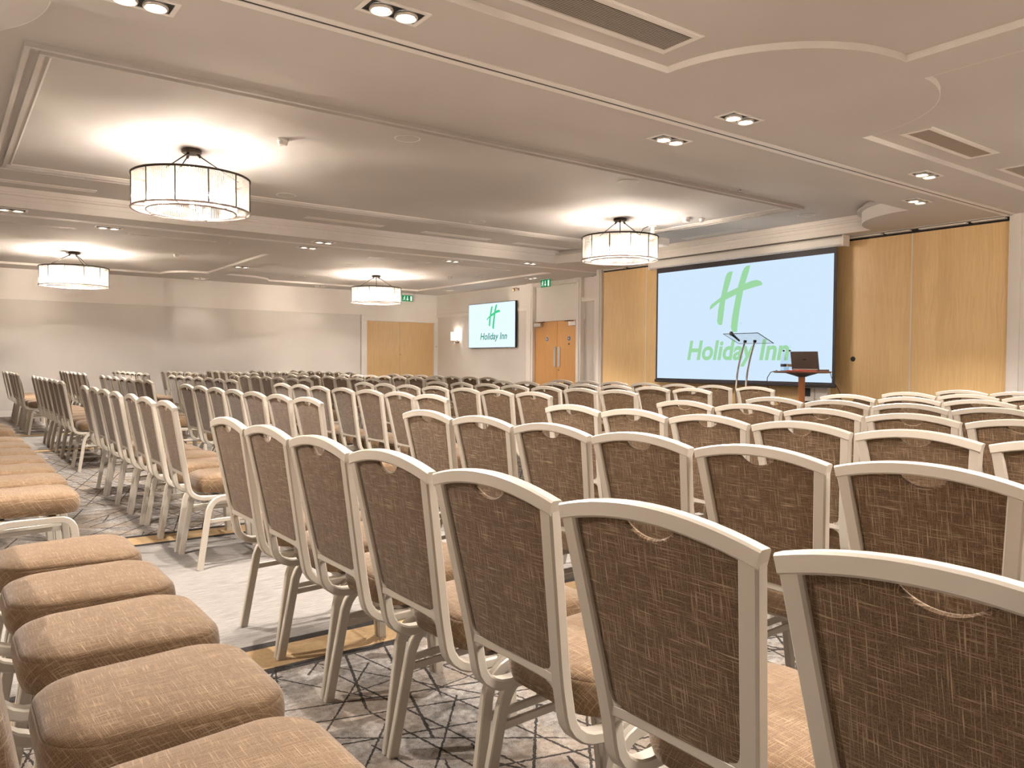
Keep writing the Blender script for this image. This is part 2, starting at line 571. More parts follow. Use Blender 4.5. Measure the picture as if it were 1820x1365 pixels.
face_arc(st, 4.52, 17.5, 0.75, 0.75, PI, 1.5*PI, H, HT); face_arc(st, 4.88, 17.5, 1.15, 0.7, -PI/2, 0, H, HT)
struct('trim_8', st, M['trim'], None, True)  # far bay risers: their lit brightness is painted on as a pale facing
# cornice steps on the two long coffer faces and the screen end
cor = MB()
for dz0, dz1, dd in ((0.0, 0.03, 0.012), (0.085, 0.1, 0.02), (0.14, 0.165, 0.045), (0.165, 0.22, 0.075)):
    cor.box(X0M, X1M-0.97, 10.92-dd, 10.92, H+dz0, H+dz1)
    cor.box(X1M-dd, X1M, 5.5, 9.95, H+dz0, H+dz1)
struct('trim_3', cor, M['trim'])

soff = MB()
soff.box(XB, XT, 11.505, 12.12, H, HT)                # far bay
soff.box(4.52, 4.88, 12.12, 17.5, H, HT)

soff.prism(sector(4.52, 17.5, 0.75, PI/2, PI)[0:1] + [(4.52-0.75*math.cos(a_*PI/40), 17.5-0.75*math.sin(a_*PI/40)) for a_ in range(21)], H, HT)
soff.prism([(4.88, 17.5)] + [(4.88+1.15*math.cos(a_*PI/40), 17.5-0.7*math.sin(a_*PI/40)) for a_ in range(21)], H, HT)
soff.prism([(4.52, 12.12)] + [(4.52-0.9*math.cos(a_*PI/40), 12.12+0.9*math.sin(a_*PI/40)) for a_ in range(21)], H, HT)
soff.prism([(4.88, 12.12)] + [(4.88+0.9*math.cos(a_*PI/40), 12.12+0.9*math.sin(a_*PI/40)) for a_ in range(21)], H, HT)
soff.box(XB, XT, 17.5, YW, H, HT)
soff.box(9.95, XT, 12.12, 17.5, H, HT)
struct('ceiling_band_far', soff, M['ceil'], None, True)

# sliding-partition tracks: two pale flanges and a dark slot
for i, yc in enumerate((3.927, 11.478)):
    t = sempty('trim_%d' % (i+1))
    f = MB()
    for a_, b_ in ((-0.062, -0.011), (0.011, 0.062)):
        f.box(XB, XF if i == 0 else XT, yc+a_, yc+b_, H-0.006, H+0.012)
    f.build('track_flange', M['trim'], t, False)
    MB().box(XB, XF if i == 0 else XT, yc-0.012, yc+0.012, H-0.002, 3.02).build('track_slot', M['black'], t, False)

# moulded frame on the coffer ceiling
fr = sempty('trim_4')
def rect_rib(x0, x1, y0, y1, wd, dp, z):
    b = MB()
    b.box(x0, x1, y0, y0+wd, z-dp, z); b.box(x0, x1, y1-wd, y1, z-dp, z)
    b.box(x0, x0+wd, y0+wd, y1-wd, z-dp, z); b.box(x1-wd, x1, y0+wd, y1-wd, z-dp, z)
    return b
rect_rib(0.46, 8.94, 5.80, 9.73, 0.035, 0.034, HM).build('outer_rib', M['ceil'], fr, False)
rect_rib(0.55, 8.85, 5.90, 9.63, 0.035, 0.034, HM).build('inner_rib', M['ceil'], fr, False)
rect_rib(0.62, 8.78, 5.97, 9.56, 0.012, 0.008, HM).build('bead', M['trim'], fr, False)

# walls
struct('wall_right', MB().box(XB-0.2, XT+0.2, YR-0.15, YR, 0, HT), M['wall_lo'])
struct('wall_back', MB().box(XB-0.15, XB, YR, YW, 0, HM), M['wall_lo'])

wl = sempty('wall_left')
MB().box(XB, 8.70, YW, YW+0.15, 0, 2.36).build('lower_wall', M['wall_lo'], wl, False)
MB().box(XB, 8.70, YW, YW+0.15, 2.36, HT).build('upper_wall', M['wall_hi'], wl, False)
MB().box(8.70, XT+0.2, YW+0.03, YW+0.15, 2.3, HT).build('door_head', M['wall_hi'], wl, False)
MB().box(8.70, XT+0.2, YW+0.06, YW+0.15, 0, 2.3).build('door_reveal', M['wall_hi'], wl, False)
d = MB()
d.box(XB, 8.74, YW-0.018, YW, 2.335, 2.385); d.box(XB, 8.74, YW-0.03, YW, 2.372, 2.392)
d.build('dado_rail', M['trim'], wl, False)

wt = sempty('wall_television')
MB().box(XT, XT+0.15, 14.2, YW+0.1, 0, 2.36).build('lower_wall', M['wall_lo'], wt, False)
MB().box(XT, XT+0.15, 14.2, YW+0.1, 2.36, HT).build('upper_wall', M['wall_hi'], wt, False)
d = MB()
d.box(XT-0.018, XT, 14.24, YW, 2.345, 2.40); d.box(XT-0.032, XT, 14.24, YW, 2.385, 2.405); d.box(XT-0.025, XT, 14.24, YW, 2.435, 2.45)
tr9 = sempty('trim_9')
d.build('dado_rail', M['trim'], tr9, False)
MB().box(XT+0.04, XT+0.2, 12.3, 14.2, 2.07, HT).build('over_door_panel', M['wall_hi'], wt, False)
MB().box(XT+0.1, XT+0.2, 12.3, 14.2, 0, 2.07).build('door_reveal', M['wall_hi'], wt, False)
for a_, b_ in ((14.0, 14.24), (12.35, 12.5)):
    p = MB(); p.box(XT-0.05, XT+0.12, a_, b_, 0, H)
    p.box(XT-0.065, XT-0.05, a_+0.05, b_-0.05, 0, H)
    p.build('pilaster', M['trim'], tr9, False)
MB().box(XT-0.03, XT+0.1, 12.5, 14.0, 2.86, H).build('cornice', M['trim'], tr9, False)
MB().box(XT+0.05, XT+0.15, 11.1, 12.36, 0, 2.46).build('niche_panel', M['wall_lo'], wt, False)
MB().box(XT+0.03, XT+0.15, 11.1, 12.36, 2.46, H).build('niche_head', M['wall_hi'], wt, False)
d = MB(); d.box(XT-0.02, XT+0.05, 11.1, 12.36, 2.44, 2.51); d.box(XT-0.035, XT+0.05, 11.1, 12.36, 2.50, 2.525)
d.build('niche_rail', M['trim'], tr9, False)
d = MB(); d.box(XT-0.03, XT+0.05, 11.7, 11.95, 0, H)
d.build('jamb_post', M['trim'], tr9, False)
d = MB(); d.box(XF-0.03, XT, 11.02, 11.16, 0, H); d.box(XF-0.05, XF+0.02, 11.06, 11.11, 0, H)
struct('trim_5', d, M['trim'])

struct('baseboard_left', MB().box(XB, 8.72, YW-0.018, YW, 0, 0.12), M['trim'])
struct('baseboard_television', MB().box(XT-0.018, XT, 14.24, YW-0.05, 0, 0.12), M['trim'])

wf = sempty('wall_front')
edges = [3.945, 5.10, 6.29, 7.48, 8.675, 9.868, 11.0]
for a_, b_ in zip(edges[:-1], edges[1:]):
    MB().box(XF, XF+0.09, a_+0.006, b_-0.006, 0.012, 2.885).build('panel', M['panel'], wf, False)
for e in edges[1:-1]:
    MB().box(XF-0.002, XF+0.06, e-0.0075, e+0.0075, 0.012, 2.885).build('seam_strip', M['trim'], wf, False)
MB().box(XF+0.02, XF+0.2, 3.9, 11.0, 2.885, 2.96).build('track_gap', M['black'], wf, False)
for a_, b_ in ((3.98, 4.36), (4.42, 5.0), (5.12, 5.45), (5.5, 6.0), (9.7, 10.3), (10.4, 10.95)):
    MB().box(XF-0.055, XF+0.02, a_, b_, 2.915, 2.93).build('track_cover', M['trim'], wf, False)
MB().box(XF-0.06, XF+0.06, 3.9, 11.0, 2.938, 2.955).build('track_edge', M['ceil'], wf, False)
d = MB(); d.lathe([(0.001, 0.004), (0.03, 0.004), (0.036, 0.0)], 20)
hole = d.build('finger_pull', M['black'], wf)
hole.location = (XF-0.001, 5.893, 1.228); hole.rotation_euler = (0, -PI/2, 0)
d = MB(); d.box(XF-0.04, XF+0.1, YR, 3.935, 0, H); d.box(XF-0.055, XF, 3.80, 3.90, 0, H); d.box(XF-0.05, XF, 3.70, 3.74, 0, H)
d.build('side_wall', M['wall_hi'], wf, False)

# double door in the far wall
def panel_door(name):
    return sempty(name)
d1 = panel_door('door_1')
DL, DR = 8.885, 10.88
for k, (a_, b_) in enumerate(((DL, 9.848), (9.854, DR))):
    MB().box(a_, b_, YW+0.015, YW+0.06, 0.01, 2.19).build('door_leaf', M['door_gloss'], d1, False)
fm = MB()
fm.box(8.73, DL-0.003, YW-0.03, YW+0.06, 0, 2.19); fm.box(DR+0.003, XT+0.02, YW-0.03, YW+0.06, 0, 2.19)
fm.box(8.73, XT+0.02, YW-0.03, YW+0.06, 2.193, 2.33)
fm.box(8.72, XT+0.03, YW-0.045, YW+0.06, 2.305, 2.335)
fm.build('door_frame', M['trim'], d1, False)
MB().box(9.862, 9.876, YW+0.008, YW+0.016, 1.30, 1.34).build('keyhole', M['chrome'], d1, False)
MB().box(10.925, 10.985, YW-0.036, YW-0.03, 1.50, 1.60).build('switch_plate', M['white'], d1, False)
MB().box(10.948, 10.962, YW-0.042, YW-0.036, 1.54, 1.565).build('switch_key', M['dark_grey'], d1, False)

# double door beside the television
d2 = sempty('door_2')
for k, (a_, b_) in enumerate(((12.505, 13.208), (13.214, 13.995))):
    lf = MB().box(XT+0.03, XT+0.075, a_, b_, 0.01, 2.065).build('door_leaf', M['door_beech'], d2, False)
    yh = b_-0.085 if k == 0 else a_+0.055
    yh = 13.14 if k == 0 else 13.285
    h_ = MB(); h_.box(XT+0.018, XT+0.03, yh-0.04, yh+0.04, 1.05, 1.49)
    h_.build('push_plate', M['steel'], lf, False)
    yc = 12.81 if k == 0 else 13.56
    for r_, x_, mm in ((0.052, 0.024, 'steel'), (0.043, 0.020, 'blue'), (0.02, 0.017, 'white')):
        o = MB().cyl((XT+0.03, yc, 1.67), (XT+x_, yc, 1.67), r_, None, 20).build('fire_sign', M[mm], lf)
    ya, yb = (12.52, 12.76) if k == 0 else (13.72, 13.97)
    c_ = MB(); c_.box(XT-0.04, XT+0.03, ya, yb, 1.95, 2.03)
    c_.build('door_closer', M['steel'], lf, False)
    ar = MB()
    ym = yb if k == 0 else ya
    sg = 1 if k == 0 else -1
    ar.sweep([(XT-0.01, (ya+yb)/2, 2.045), (XT-0.03, ym+sg*0.13, 2.05)], 0.012, 0.03, (0, 0, 1)); ar.sweep([(XT-0.03, ym+sg*0.13, 2.05), (XT+0.03, ym+sg*0.02, 2.06)], 0.012, 0.03, (0, 0, 1))
    ar.build('closer_arm', M['dark_metal'], lf, False)
MB().cyl((XT+0.03, 12.81, 1.55), (XT+0.02, 12.81, 1.55), 0.018, None, 12).build('peephole', M['black'], d2)
MB().cyl((XT+0.03, 13.16, 0.98), (XT+0.018, 13.16, 0.98), 0.022, None, 12).build('key_lock', M['brass'], d2)

# ------------------------------------------------------------------ banquet chair
def arc(cx, cz, r, a0, a1, n):
    return [(cx+r*math.cos(a0+(a1-a0)*i/n), cz+r*math.sin(a0+(a1-a0)*i/n)) for i in range(n+1)]

RAKE = 0.178
def backx(z):
    return (0.905-z)*RAKE
def posty(z):            # half distance of the post centre line
    t = min(1.0, max(0.0, (0.905-z)/(0.905-0.53)))
    return 0.199 - 0.040*t

def build_chair():
    root = thing('banquet_chair', 'x', 'chair', (0, 0, 0), 0, 'rows of banquet chairs')
    # seat
    def outline(n=10):
        x0, x1, wr, wf_, rr, rf = 0.152, 0.578, 0.180, 0.205, 0.10, 0.095
        pts = []
        def corner(cx, cy, r, a0, a1):
            for i in range(n+1):
                a_ = a0+(a1-a0)*i/n
                pts.append((cx+r*math.cos(a_), cy+r*math.sin(a_)))
        corner(x1-rf, wf_-rf, rf, 0, PI/2)
        corner(x0+rr, wr-rr, rr, PI/2, PI)
        corner(x0+rr, -wr+rr, rr, PI, 1.5*PI)
        corner(x1-rf, -wf_+rf, rf, 1.5*PI, 2*PI)
        return pts
    ol = outline()
    cx = 0.365
    prof = [(0.17, 0.412), (0.03, 0.412), (0.004, 0.418), (-0.003, 0.44), (-0.004, 0.46), (-0.001, 0.483), (0.001, 0.4895), (0.0028, 0.4905), (0.003, 0.494), (0.012, 0.503), (0.03, 0.511), (0.07, 0.518), (0.13, 0.521), (0.19, 0.522)]
    b = MB()
    N = len(ol)
    vs = []
    for ins, z in prof:
        k = 1-ins/0.205
        for x, y in ol:
            vs.append((cx+(x-cx)*k, y*k, z))
    fs = [(q*N+i, q*N+(i+1) % N, (q+1)*N+(i+1) % N, (q+1)*N+i) for q in range(len(prof)-1) for i in range(N)]
    fs += [tuple(range(N-1, -1, -1)), tuple(range((len(prof)-1)*N, len(prof)*N))]
    b.add(vs, fs)
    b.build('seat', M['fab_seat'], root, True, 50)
    # back frame
    f = MB()
    for s in (-1, 1):
        pts = []
        for i in range(9):
            z = 0.895 - (0.895-0.455)*i/8
            pts.append((backx(z)+0.012, s*posty(z), z))
        # J bend from the rake into the seat rail
        x1, z1 = pts[-1][0], pts[-1][2]
        for t in (0.2, 0.4, 0.6, 0.8, 1.0):
            a_ = t*PI/2
            pts.append((x1+0.072*(1-math.cos(a_))+0.012*t, s*(0.159+0.003*t), z1-0.066*math.sin(a_)))
        pts.append((0.235, s*0.163, 0.389))
        pts.append((0.30, s*0.164, 0.389))
        f.sweep(pts, 0.036, 0.0275, (0, 1, 0), 0.16)
    top = []
    for i in range(15):
        y = -0.2165+0.433*i/14
        z = 0.890+0.030*(1-(y/0.2155)**2)
        top.append((backx(z)+0.012, y, z))
    f.sweep(top, 0.0275, 0.031, (1, 0, 0.0), 0.14)
    low = []
    for i in range(9):
        y = -0.152+0.304*i/8
        low.append((backx(0.527)+0.012+0.006*(1-(y/0.152)**2), y, 0.527))
    f.sweep(low, 0.022, 0.026, (1, 0, 0), 0.2)
    for s in (-1, 1):
        for zz, sg in ((0.540, 1), (0.514, -1)):
            r_ = 0.024
            cyf, czf = s*(posty(zz)-0.0165-r_), zz+sg*r_
            pl = [(s*(posty(zz)-0.014), zz-sg*0.004)]
            for i in range(6):
                a_ = i/5*PI/2
                pl.append((cyf+s*r_*math.sin(a_), czf-sg*r_*math.cos(a_)))
            n_ = len(pl)
            vs = [(backx(z)+0.003, y, z) for y, z in pl]+[(backx(z)+0.021, y, z) for y, z in pl]
            f.add(vs, [(0, i, i+1) for i in range(1, n_-1)]+[(n_, n_+i+1, n_+i) for i in range(1, n_-1)]+[(i, (i+1) % n_, n_+(i+1) % n_, n_+i) for i in range(n_)])
    f.build('back_frame', M['frame'], root, True, 30)
    # upholstered back, with the scooped hand hold under the top rail
    b = MB()
    nv = 12
    us = [-1, -0.97, -0.92, -0.85, -0.75, -0.62, -0.5, -0.42]+[-0.345+0.69*i/20 for i in range(21)]+[0.42, 0.5, 0.62, 0.75, 0.85, 0.92, 0.97, 1]
    nu = len(us)
    def top_z(y):
        z = 0.8745+0.030*(1-(y/0.2155)**2)
        if abs(y) < 0.063:
            z -= 0.033*(1-(y/0.063)**2)**0.8
        return z
    fr_, rr_ = [], []
    for i in range(nu):
        u = us[i]
        for j in range(nv):
            v = j/(nv-1)
            zb = 0.5365
            z = zb+(top_z(u*0.182)-zb)*v
            y = u*(posty(z)-0.0165)
            e = (1-u**8)*(1-v**5)*(1-(1-v)**9)
            rr_.append((backx(z)+0.005+0.004*(u**8), y, z))
            fr_.append((backx(z)+0.021+0.026*max(0, e)**0.6, y, z))
    n = nu*nv
    fs = []
    for i in range(nu-1):
        for j in range(nv-1):
            a_ = i*nv+j
            fs.append((a_, a_+1, a_+nv+1, a_+nv))
            fs.append((n+a_, n+a_+nv, n+a_+nv+1, n+a_+1))
    for i in range(nu-1):
        fs.append((i*nv, (i+1)*nv, n+(i+1)*nv, n+i*nv))
        fs.append((i*nv+nv-1, n+i*nv+nv-1, n+(i+1)*nv+nv-1, (i+1)*nv+nv-1))
    for j in range(nv-1):
        fs.append((j, n+j, n+j+1, j+1))
        q = (nu-1)*nv
        fs.append((q+j, q+j+1, n+q+j+1, n+q+j))
    b.add(rr_+fr_, fs)
    bk = b.build('backrest', M['fab_back_shaded'], root, True, 50)
    pp = []
    for i in range(15):
        y = -0.061+0.122*i/14
        z = top_z(y)
        pp.append((backx(z)+0.012, y, z))
    MB().tube(pp, 0.0068, 8).build('hand_hold_piping', M['fab_back_shaded'], bk)
    # side frames: rear and front leg on each side run into the seat rail
    for s in (-1, 1):
        yf, yt = 0.2165, 0.1925
        # rear leg
        A = Vector((0.138, s*yf, 0.0)); B = Vector((0.19, s*(yt+0.004), 0.315))
        pts = [A, A.lerp(B, 0.5), B]
        d_ = (B-A).normalized()
        c1 = Vector((0.21, s*yt, 0.389))
        e_ = Vector((0.285, s*yt, 0.389))
        for t in (0.2, 0.4, 0.6, 0.8, 1.0):
            q = B*(1-t)**2+c1*2*t*(1-t)+e_*t*t
            pts.append(q)
        pts.append(Vector((0.38, s*yt, 0.390)))
        MB().sweep(pts, 0.0215, 0.032, (0, 1, 0), 0.15).build('leg', M['frame'], root, True, 30)
        A = Vector((0.575, s*yf, 0.0)); B = Vector((0.548, s*(yt+0.003), 0.325))
        pts = [A, A.lerp(B, 0.5), B]
        c1 = Vector((0.542, s*yt, 0.391)); e_ = Vector((0.475, s*yt, 0.391))
        for t in (0.2, 0.4, 0.6, 0.8, 1.0):
            pts.append(B*(1-t)**2+c1*2*t*(1-t)+e_*t*t)
        pts.append(Vector((0.38, s*yt, 0.390)))
        MB().sweep(pts, 0.0215, 0.032, (0, 1, 0), 0.15).build('leg', M['frame'], root, True, 30)
        MB().sweep([(0.186, s*0.200, 0.262), (0.552, s*0.200, 0.275)], 0.010, 0.022, (0, 1, 0), 0.2).build('side_stretcher', M['frame'], root, True, 30)
    f = MB()
    for x in (0.25, 0.46):
        f.sweep([(x, -0.182, 0.392), (x, 0.182, 0.392)], 0.024, 0.034, (0, 0, 1), 0.2)
    f.build('seat_frame', M['frame'], root, True, 30)
    return root

chair0 = build_chair()
CH = proto(chair0)
ORD = ['', 'first', 'second', 'third', 'fourth', 'fifth', 'sixth', 'seventh', 'eighth', 'ninth']
ROWX = {0: 0.92, 1: 1.84, 2: 2.745, 3: 3.65, 4: 4.56, 5: 5.48, 6: 6.40, 7: 7.35}
ROWN = {-1: 'rearmost', 0: 'second row from the back', 1: 'third row from the back', 2: 'fourth row from the back', 3: 'fifth row from the back',
        4: 'fourth row from the front', 5: 'third row from the front', 6: 'second row from the front', 7: 'front row'}
ROWN[-1] = 'rearmost row'
BLOCK = {1: 'nearest block', 2: 'second block', 3: 'third block', 4: 'farthest block'}
first_used = [False]
def place(blk, row, pos, x, y, jit=1.0):
    rz = math.radians(rnd.uniform(-1.3, 1.3))*jit
    x += rnd.uniform(-0.010, 0.010)*jit
    if not first_used[0]:
        first_used[0] = True
        o = chair0; o.location = (x, y, 0); o.rotation_euler = (0, 0, rz)
    else:
        o = dup(CH, (x, y, 0), rz)
    end = 'at the aisle end' if pos == 1 else '%s from the aisle' % ORD[pos]
    o['label'] = 'brown banquet chair, %s, %s, %s' % (end, ROWN[row], BLOCK[blk])
    return o

for row, X in ROWX.items():
    # nearest block: counted from the striped cross aisle towards the right edge of the picture
    ymin = 0.375*X-0.35
    k = 0
    while True:
        y = 3.40-0.2295-0.459*k
        if y < max(ymin, 0.0) or k > 7:
            break
        place(1, row, k+1, X, y, 0.15)
        k += 1
    if row == 7:
        continue            # only the nearest block reaches this far forward
    for blk, y0, sp, dx in ((2, 4.415, 0.490, 0.09 if row == 0 else 0.0), (3, 9.0, 0.483, 0.09 if row == 0 else 0.0), (4, 13.72, 0.484, 0.02 if row == 0 else 0.0)):
        for k in range(7):
            place(blk, row, k+1, X+dx, y0+sp*(k+0.5)+rnd.uniform(-0.006, 0.006))
for k, y in enumerate((3.05, 2.591, 2.132, 1.673, 1.214)):
    place(1, -1, k+1, -0.015, y, 0.2)
for k in range(7):
    place(2, -1, k+1, -0.02, 4.47+0.505*k, 0.6)
for k in range(2):
    place(3, -1, k+1, -0.02, 8.56+0.49*k, 0.6)

# ------------------------------------------------------------------ chandeliers
def light(kind, name, loc, power, color, radius, parent=None, **kw):
    l = bpy.data.lights.new(name, kind)
    l.energy = power; l.color = color; l.shadow_soft_size = radius
    for k, v in kw.items():
        setattr(l, k, v)
    o = bpy.data.objects.new(name, l)
    o.location = loc
    COL.objects.link(o)
    if parent is not None: o.parent = parent
    return o

R_CH, R_IN = 0.53, 0.40
def build_chandelier(zc):
    """origin at the ceiling; drum hangs below"""
    root = thing('chandelier', 'x', 'chandelier', (0, 0, zc), 0, 'drum chandeliers under the ceiling')
    zt, zb, zi = -0.272, -0.585, -0.60
    b = MB(); b.lathe([(0.001, 0), (0.085, 0), (0.092, -0.008), (0.092, -0.03), (0.08, -0.04), (0.001, -0.04)], 28)
    b.build('canopy', M['dark_metal'], root)
    for k in range(3):
        a_ = k*2*PI/3
        c_, s_ = math.cos(a_), math.sin(a_)
        r = MB().tube([(0.06*c_, 0.06*s_, -0.05), (R_IN*1.06*c_, R_IN*1.06*s_, zt)], 0.0065, 8)
        r.cyl((0.055*c_, 0.055*s_, -0.035), (0.08*c_, 0.08*s_, -0.07), 0.014, 0.012, 10)
        r.build('suspension_rod', M['dark_metal'], root)
    MB().torus(R_CH, 0.009, zt, 72, 8, rz=0.011).build('top_ring', M['dark_metal'], root)
    MB().torus(R_CH, 0.011, zb, 72, 8, rz=0.009).build('bottom_ring', M['pale_metal'], root)
    MB().torus(R_IN, 0.010, zi+0.005, 64, 8, rz=0.008).build('inner_ring', M['pale_metal'], root)
    for k in range(12):
        a_ = (k+0.5)*2*PI/12
        c_, s_ = math.cos(a_), math.sin(a_)
        MB().cyl(((R_CH+0.006)*c_, (R_CH+0.006)*s_, zt), ((R_CH+0.006)*c_, (R_CH+0.006)*s_, zb), 0.0055, None, 6).build('frame_bar', M['dark_metal'], root)
    for k in range(6):
        a_ = (k+0.25)*2*PI/6
        c_, s_ = math.cos(a_), math.sin(a_)
        g = MB(); g.sweep([(R_IN*c_, R_IN*s_, zb), (R_CH*c_, R_CH*s_, zb)], 0.012, 0.02, (0, 0, 1))
        g.sweep([(0.0*c_, 0.0*s_, zt), (R_CH*c_, R_CH*s_, zt)], 0.008, 0.014, (0, 0, 1)) if k % 2 == 0 else None
        g.build('cross_bar', M['pale_metal'], root)
    for R, n_, z0, z1 in ((R_CH-0.012, 168, zt-0.012, zb+0.008), (R_IN, 126, zt-0.015, zi+0.012)):
        g = MB()
        for i in range(n_):
            a_ = 2*PI*i/n_
            g.cyl((R*math.cos(a_), R*math.sin(a_), z0), (R*math.cos(a_), R*math.sin(a_), z1), 0.0078, None, 6)
        o = g.build('glass_rods', M['rod'], root)
        o['kind'] = 'stuff'
    for k in range(6):
        a_ = (k+0.5)*2*PI/6
        x, y = 0.29*math.cos(a_), 0.29*math.sin(a_)
        b = MB(); b.lathe([(0.001, -0.045), (0.013, -0.04), (0.021, -0.02), (0.022, 0.0), (0.014, 0.025), (0.009, 0.035)], 12, (x, y, -0.465))
        bo = b.build('bulb', M['bulb'], root)
        MB().lathe([(0.001, zt), (0.005, zt), (0.006, -0.395), (0.055, -0.415), (0.057, -0.425), (0.012, -0.412), (0.001, -0.412)], 14, (x, y, 0)).build('bulb_holder_baffle', M['pale_metal'], bo)  # stem with a wide cup, added as a baffle against upward light
    return root

ch0 = build_chandelier(HM)
CP = proto(ch0)
spots_ch = [((1.97, 7.83, HM), 46+180, 'drum chandelier nearest the camera over the striped aisle block'),
            ((7.68, 7.85, HM), 46+180, 'drum chandelier hanging in front of the projection screen'),
            ((1.89, 15.17, HT), 173, 'drum chandelier by the far blank wall, farthest from the screens'),
            ((7.59, 15.17, HT), 63, 'drum chandelier in front of the far plain double door'),
            ((1.9, 0.25, HT), 20, 'drum chandelier above the camera, outside the picture'),
            ((7.6, 0.25, HT), 70, 'drum chandelier over the right end of the rows, outside the picture')]
for i, (p, a_, lb) in enumerate(spots_ch):
    o = ch0 if i == 0 else dup(CP, p, 0)
    o.location = p; o.rotation_euler = (0, 0, math.radians(a_))
    o['label'] = lb
    for k in range(6):
        an = (k+0.5)*2*PI/6+math.radians(a_)
        light('POINT', 'bulb_light', (p[0]+0.29*math.cos(an), p[1]+0.29*math.sin(an), p[2]-0.47), BULB_W*(1.6 if p[1] > 12 else 1.0), WARM, 0.025)

# ------------------------------------------------------------------ twin downlights
def build_downlight():
    root = thing('twin_downlight', 'x', 'downlight', (0, 0, H), 0, 'twin downlights in the ceiling bands')
    f = MB()
    for a_, b_, c_, d_ in ((-0.175, 0.175, -0.09, -0.066), (-0.175, 0.175, 0.066, 0.09), (-0.175, -0.15, -0.066, 0.066), (0.15, 0.175, -0.066, 0.066)):
        f.box(a_, b_, c_, d_, -0.006, 0.0)
    f.build('frame', M['trim'], root, False)
    MB().box(-0.15, 0.15, -0.066, 0.066, -0.002, 0.0).build('recess', M['black'], root, False)
    for sx in (-1, 1):
        r = MB().lathe([(0.058, -0.003), (0.062, -0.012), (0.060, -0.020), (0.053, -0.022), (0.049, -0.014), (0.043, -0.012)], 28, (sx*0.0705, 0, 0))
        ro = r.build('lamp', M['ring'], root)
        MB().lathe([(0.001, -0.013), (0.03, -0.0145), (0.045, -0.013)], 24, (sx*0.0705, 0, 0)).build('lens', M['lamp'], ro)
    return root
dl0 = build_downlight()
DP = proto(dl0)
DL = [(-0.94, 3.585, 'twin downlight behind the camera, near the partition track'), (1.89, 3.585, 'bright twin downlight at the top edge of the picture, beside the near ceiling track'),
      (4.72, 3.60, 'twin downlight beyond the near track, below the curved ceiling step'), (7.5, 3.59, 'twin downlight beyond the near track, towards the oak wall'),
      (0.83, 4.25, 'twin downlight cut off by the top edge of the picture, on the left'), (4.73, 4.28, 'twin downlight on the coffer side of the near track, in mid ceiling'),
      (8.63, 4.22, 'twin downlight close to the oak partition, by the ceiling drum'), (0.72, 11.09, 'twin downlight at the left picture edge, on the beam of the coffer'),
      (4.70, 11.14, 'twin downlight on the coffer beam, right of the nearest chandelier'), (8.63, 11.12, 'twin downlight on the coffer beam, close to the door with green sign'),
      (1.88, 11.77, 'twin downlight beyond the far track, left of the nearest chandelier'), (4.72, 11.80, 'twin downlight beyond the far track, under the coffer beam'),
      (7.37, 11.75, 'faint twin downlight beyond the far track, near the air slots'), (4.70, 15.07, 'twin downlight on the rounded crossbeam of the far bay'),
      (4.63, 17.78, 'twin downlight close to the far wall, beside the crossbeam'), (7.41, 17.83, 'twin downlight close to the far wall, left of the far chandelier'),
      (10.2, 13.05, 'twin downlight just above the door beside the television'), (10.35, 16.62, 'twin downlight above the wall lamp in the far corner'),
      (4.79, 0.3, 'twin downlight on the near crossbeam, outside the picture'), (1.9, -2.5, 'twin downlight by the right wall, outside the picture, near end'),
      (7.4, -2.5, 'twin downlight by the right wall, outside the picture, screen end')]
for i, (x, y, lb) in enumerate(DL):
    turn = PI/2 if (x > 10 and y > 12) else 0
    o = dl0 if i == 0 else dup(DP, (x, y, H), turn)
    o.location = (x, y, H); o.rotation_euler = (0, 0, turn); o['label'] = lb
    pw = 0.12 if (y > 17 or x > 10 or y < -2) else 1.0
    if y > 17: pw = 0.05
    wide = x < 7 and y < 10
    if not wide: pw *= 0.9
    light('SPOT', 'spot_light', (x, y, H-0.05), SPOT_W*pw, WARM, 0.03, spot_size=math.radians(136 if wide else 96), spot_blend=0.2 if wide else 0.7)

# ------------------------------------------------------------------ air grilles and slots
def grille(label, x0, x1, y0, y1, z, along):
    root = thing('air_grille', label, 'grille', ((x0+x1)/2, (y0+y1)/2, z), 0, 'slatted air grilles in the near bay')
    hx, hy = (x1-x0)/2, (y1-y0)/2
    f = MB()
    wd = 0.035
    f.box(-hx-wd, hx+wd, -hy-wd, -hy, -0.008, 0); f.box(-hx-wd, hx+wd, hy, hy+wd, -0.008, 0)
    f.box(-hx-wd, -hx, -hy, hy, -0.008, 0); f.box(hx, hx+wd, -hy, hy, -0.008, 0)
    f.box(-hx-wd-0.01, hx+wd+0.01, -hy-wd-0.01, -hy-wd, -0.004, 0); f.box(-hx-wd-0.01, hx+wd+0.01, hy+wd, hy+wd+0.01, -0.004, 0)
    f.build('frame', M['trim'], root, False)
    MB().box(-hx, hx, -hy, hy, -0.002, 0).build('duct', M['black'], root, False)
    if along:
        n = 15
        for i in range(n):
            y = -hy+(i+0.5)*2*hy/n
            MB().box(-hx, hx, y-0.003, y+0.003, -0.0045, -0.002).build('slat', M['slat'], root, False)
    else:
        s = MB()
        n = int(2*hx/0.0155)
        for i in range(n):
            x = -hx+(i+0.5)*2*hx/n
            s.box(x-0.0036, x+0.0036, -hy, hy, -0.0045, -0.002)
        s.build('slats', M['slat'], root, False)['kind'] = 'stuff'
    return root
grille('long slatted air grille at the top edge of the picture', 1.05, 3.42, 2.93, 3.15, HT, True)
grille('short air grille under the right ceiling tray', 6.2, 7.32, 2.95, 3.12, HT, False)
grille('air grille cut off by the right edge of the picture', 8.0, 9.2, 2.95, 3.12, HT, False)

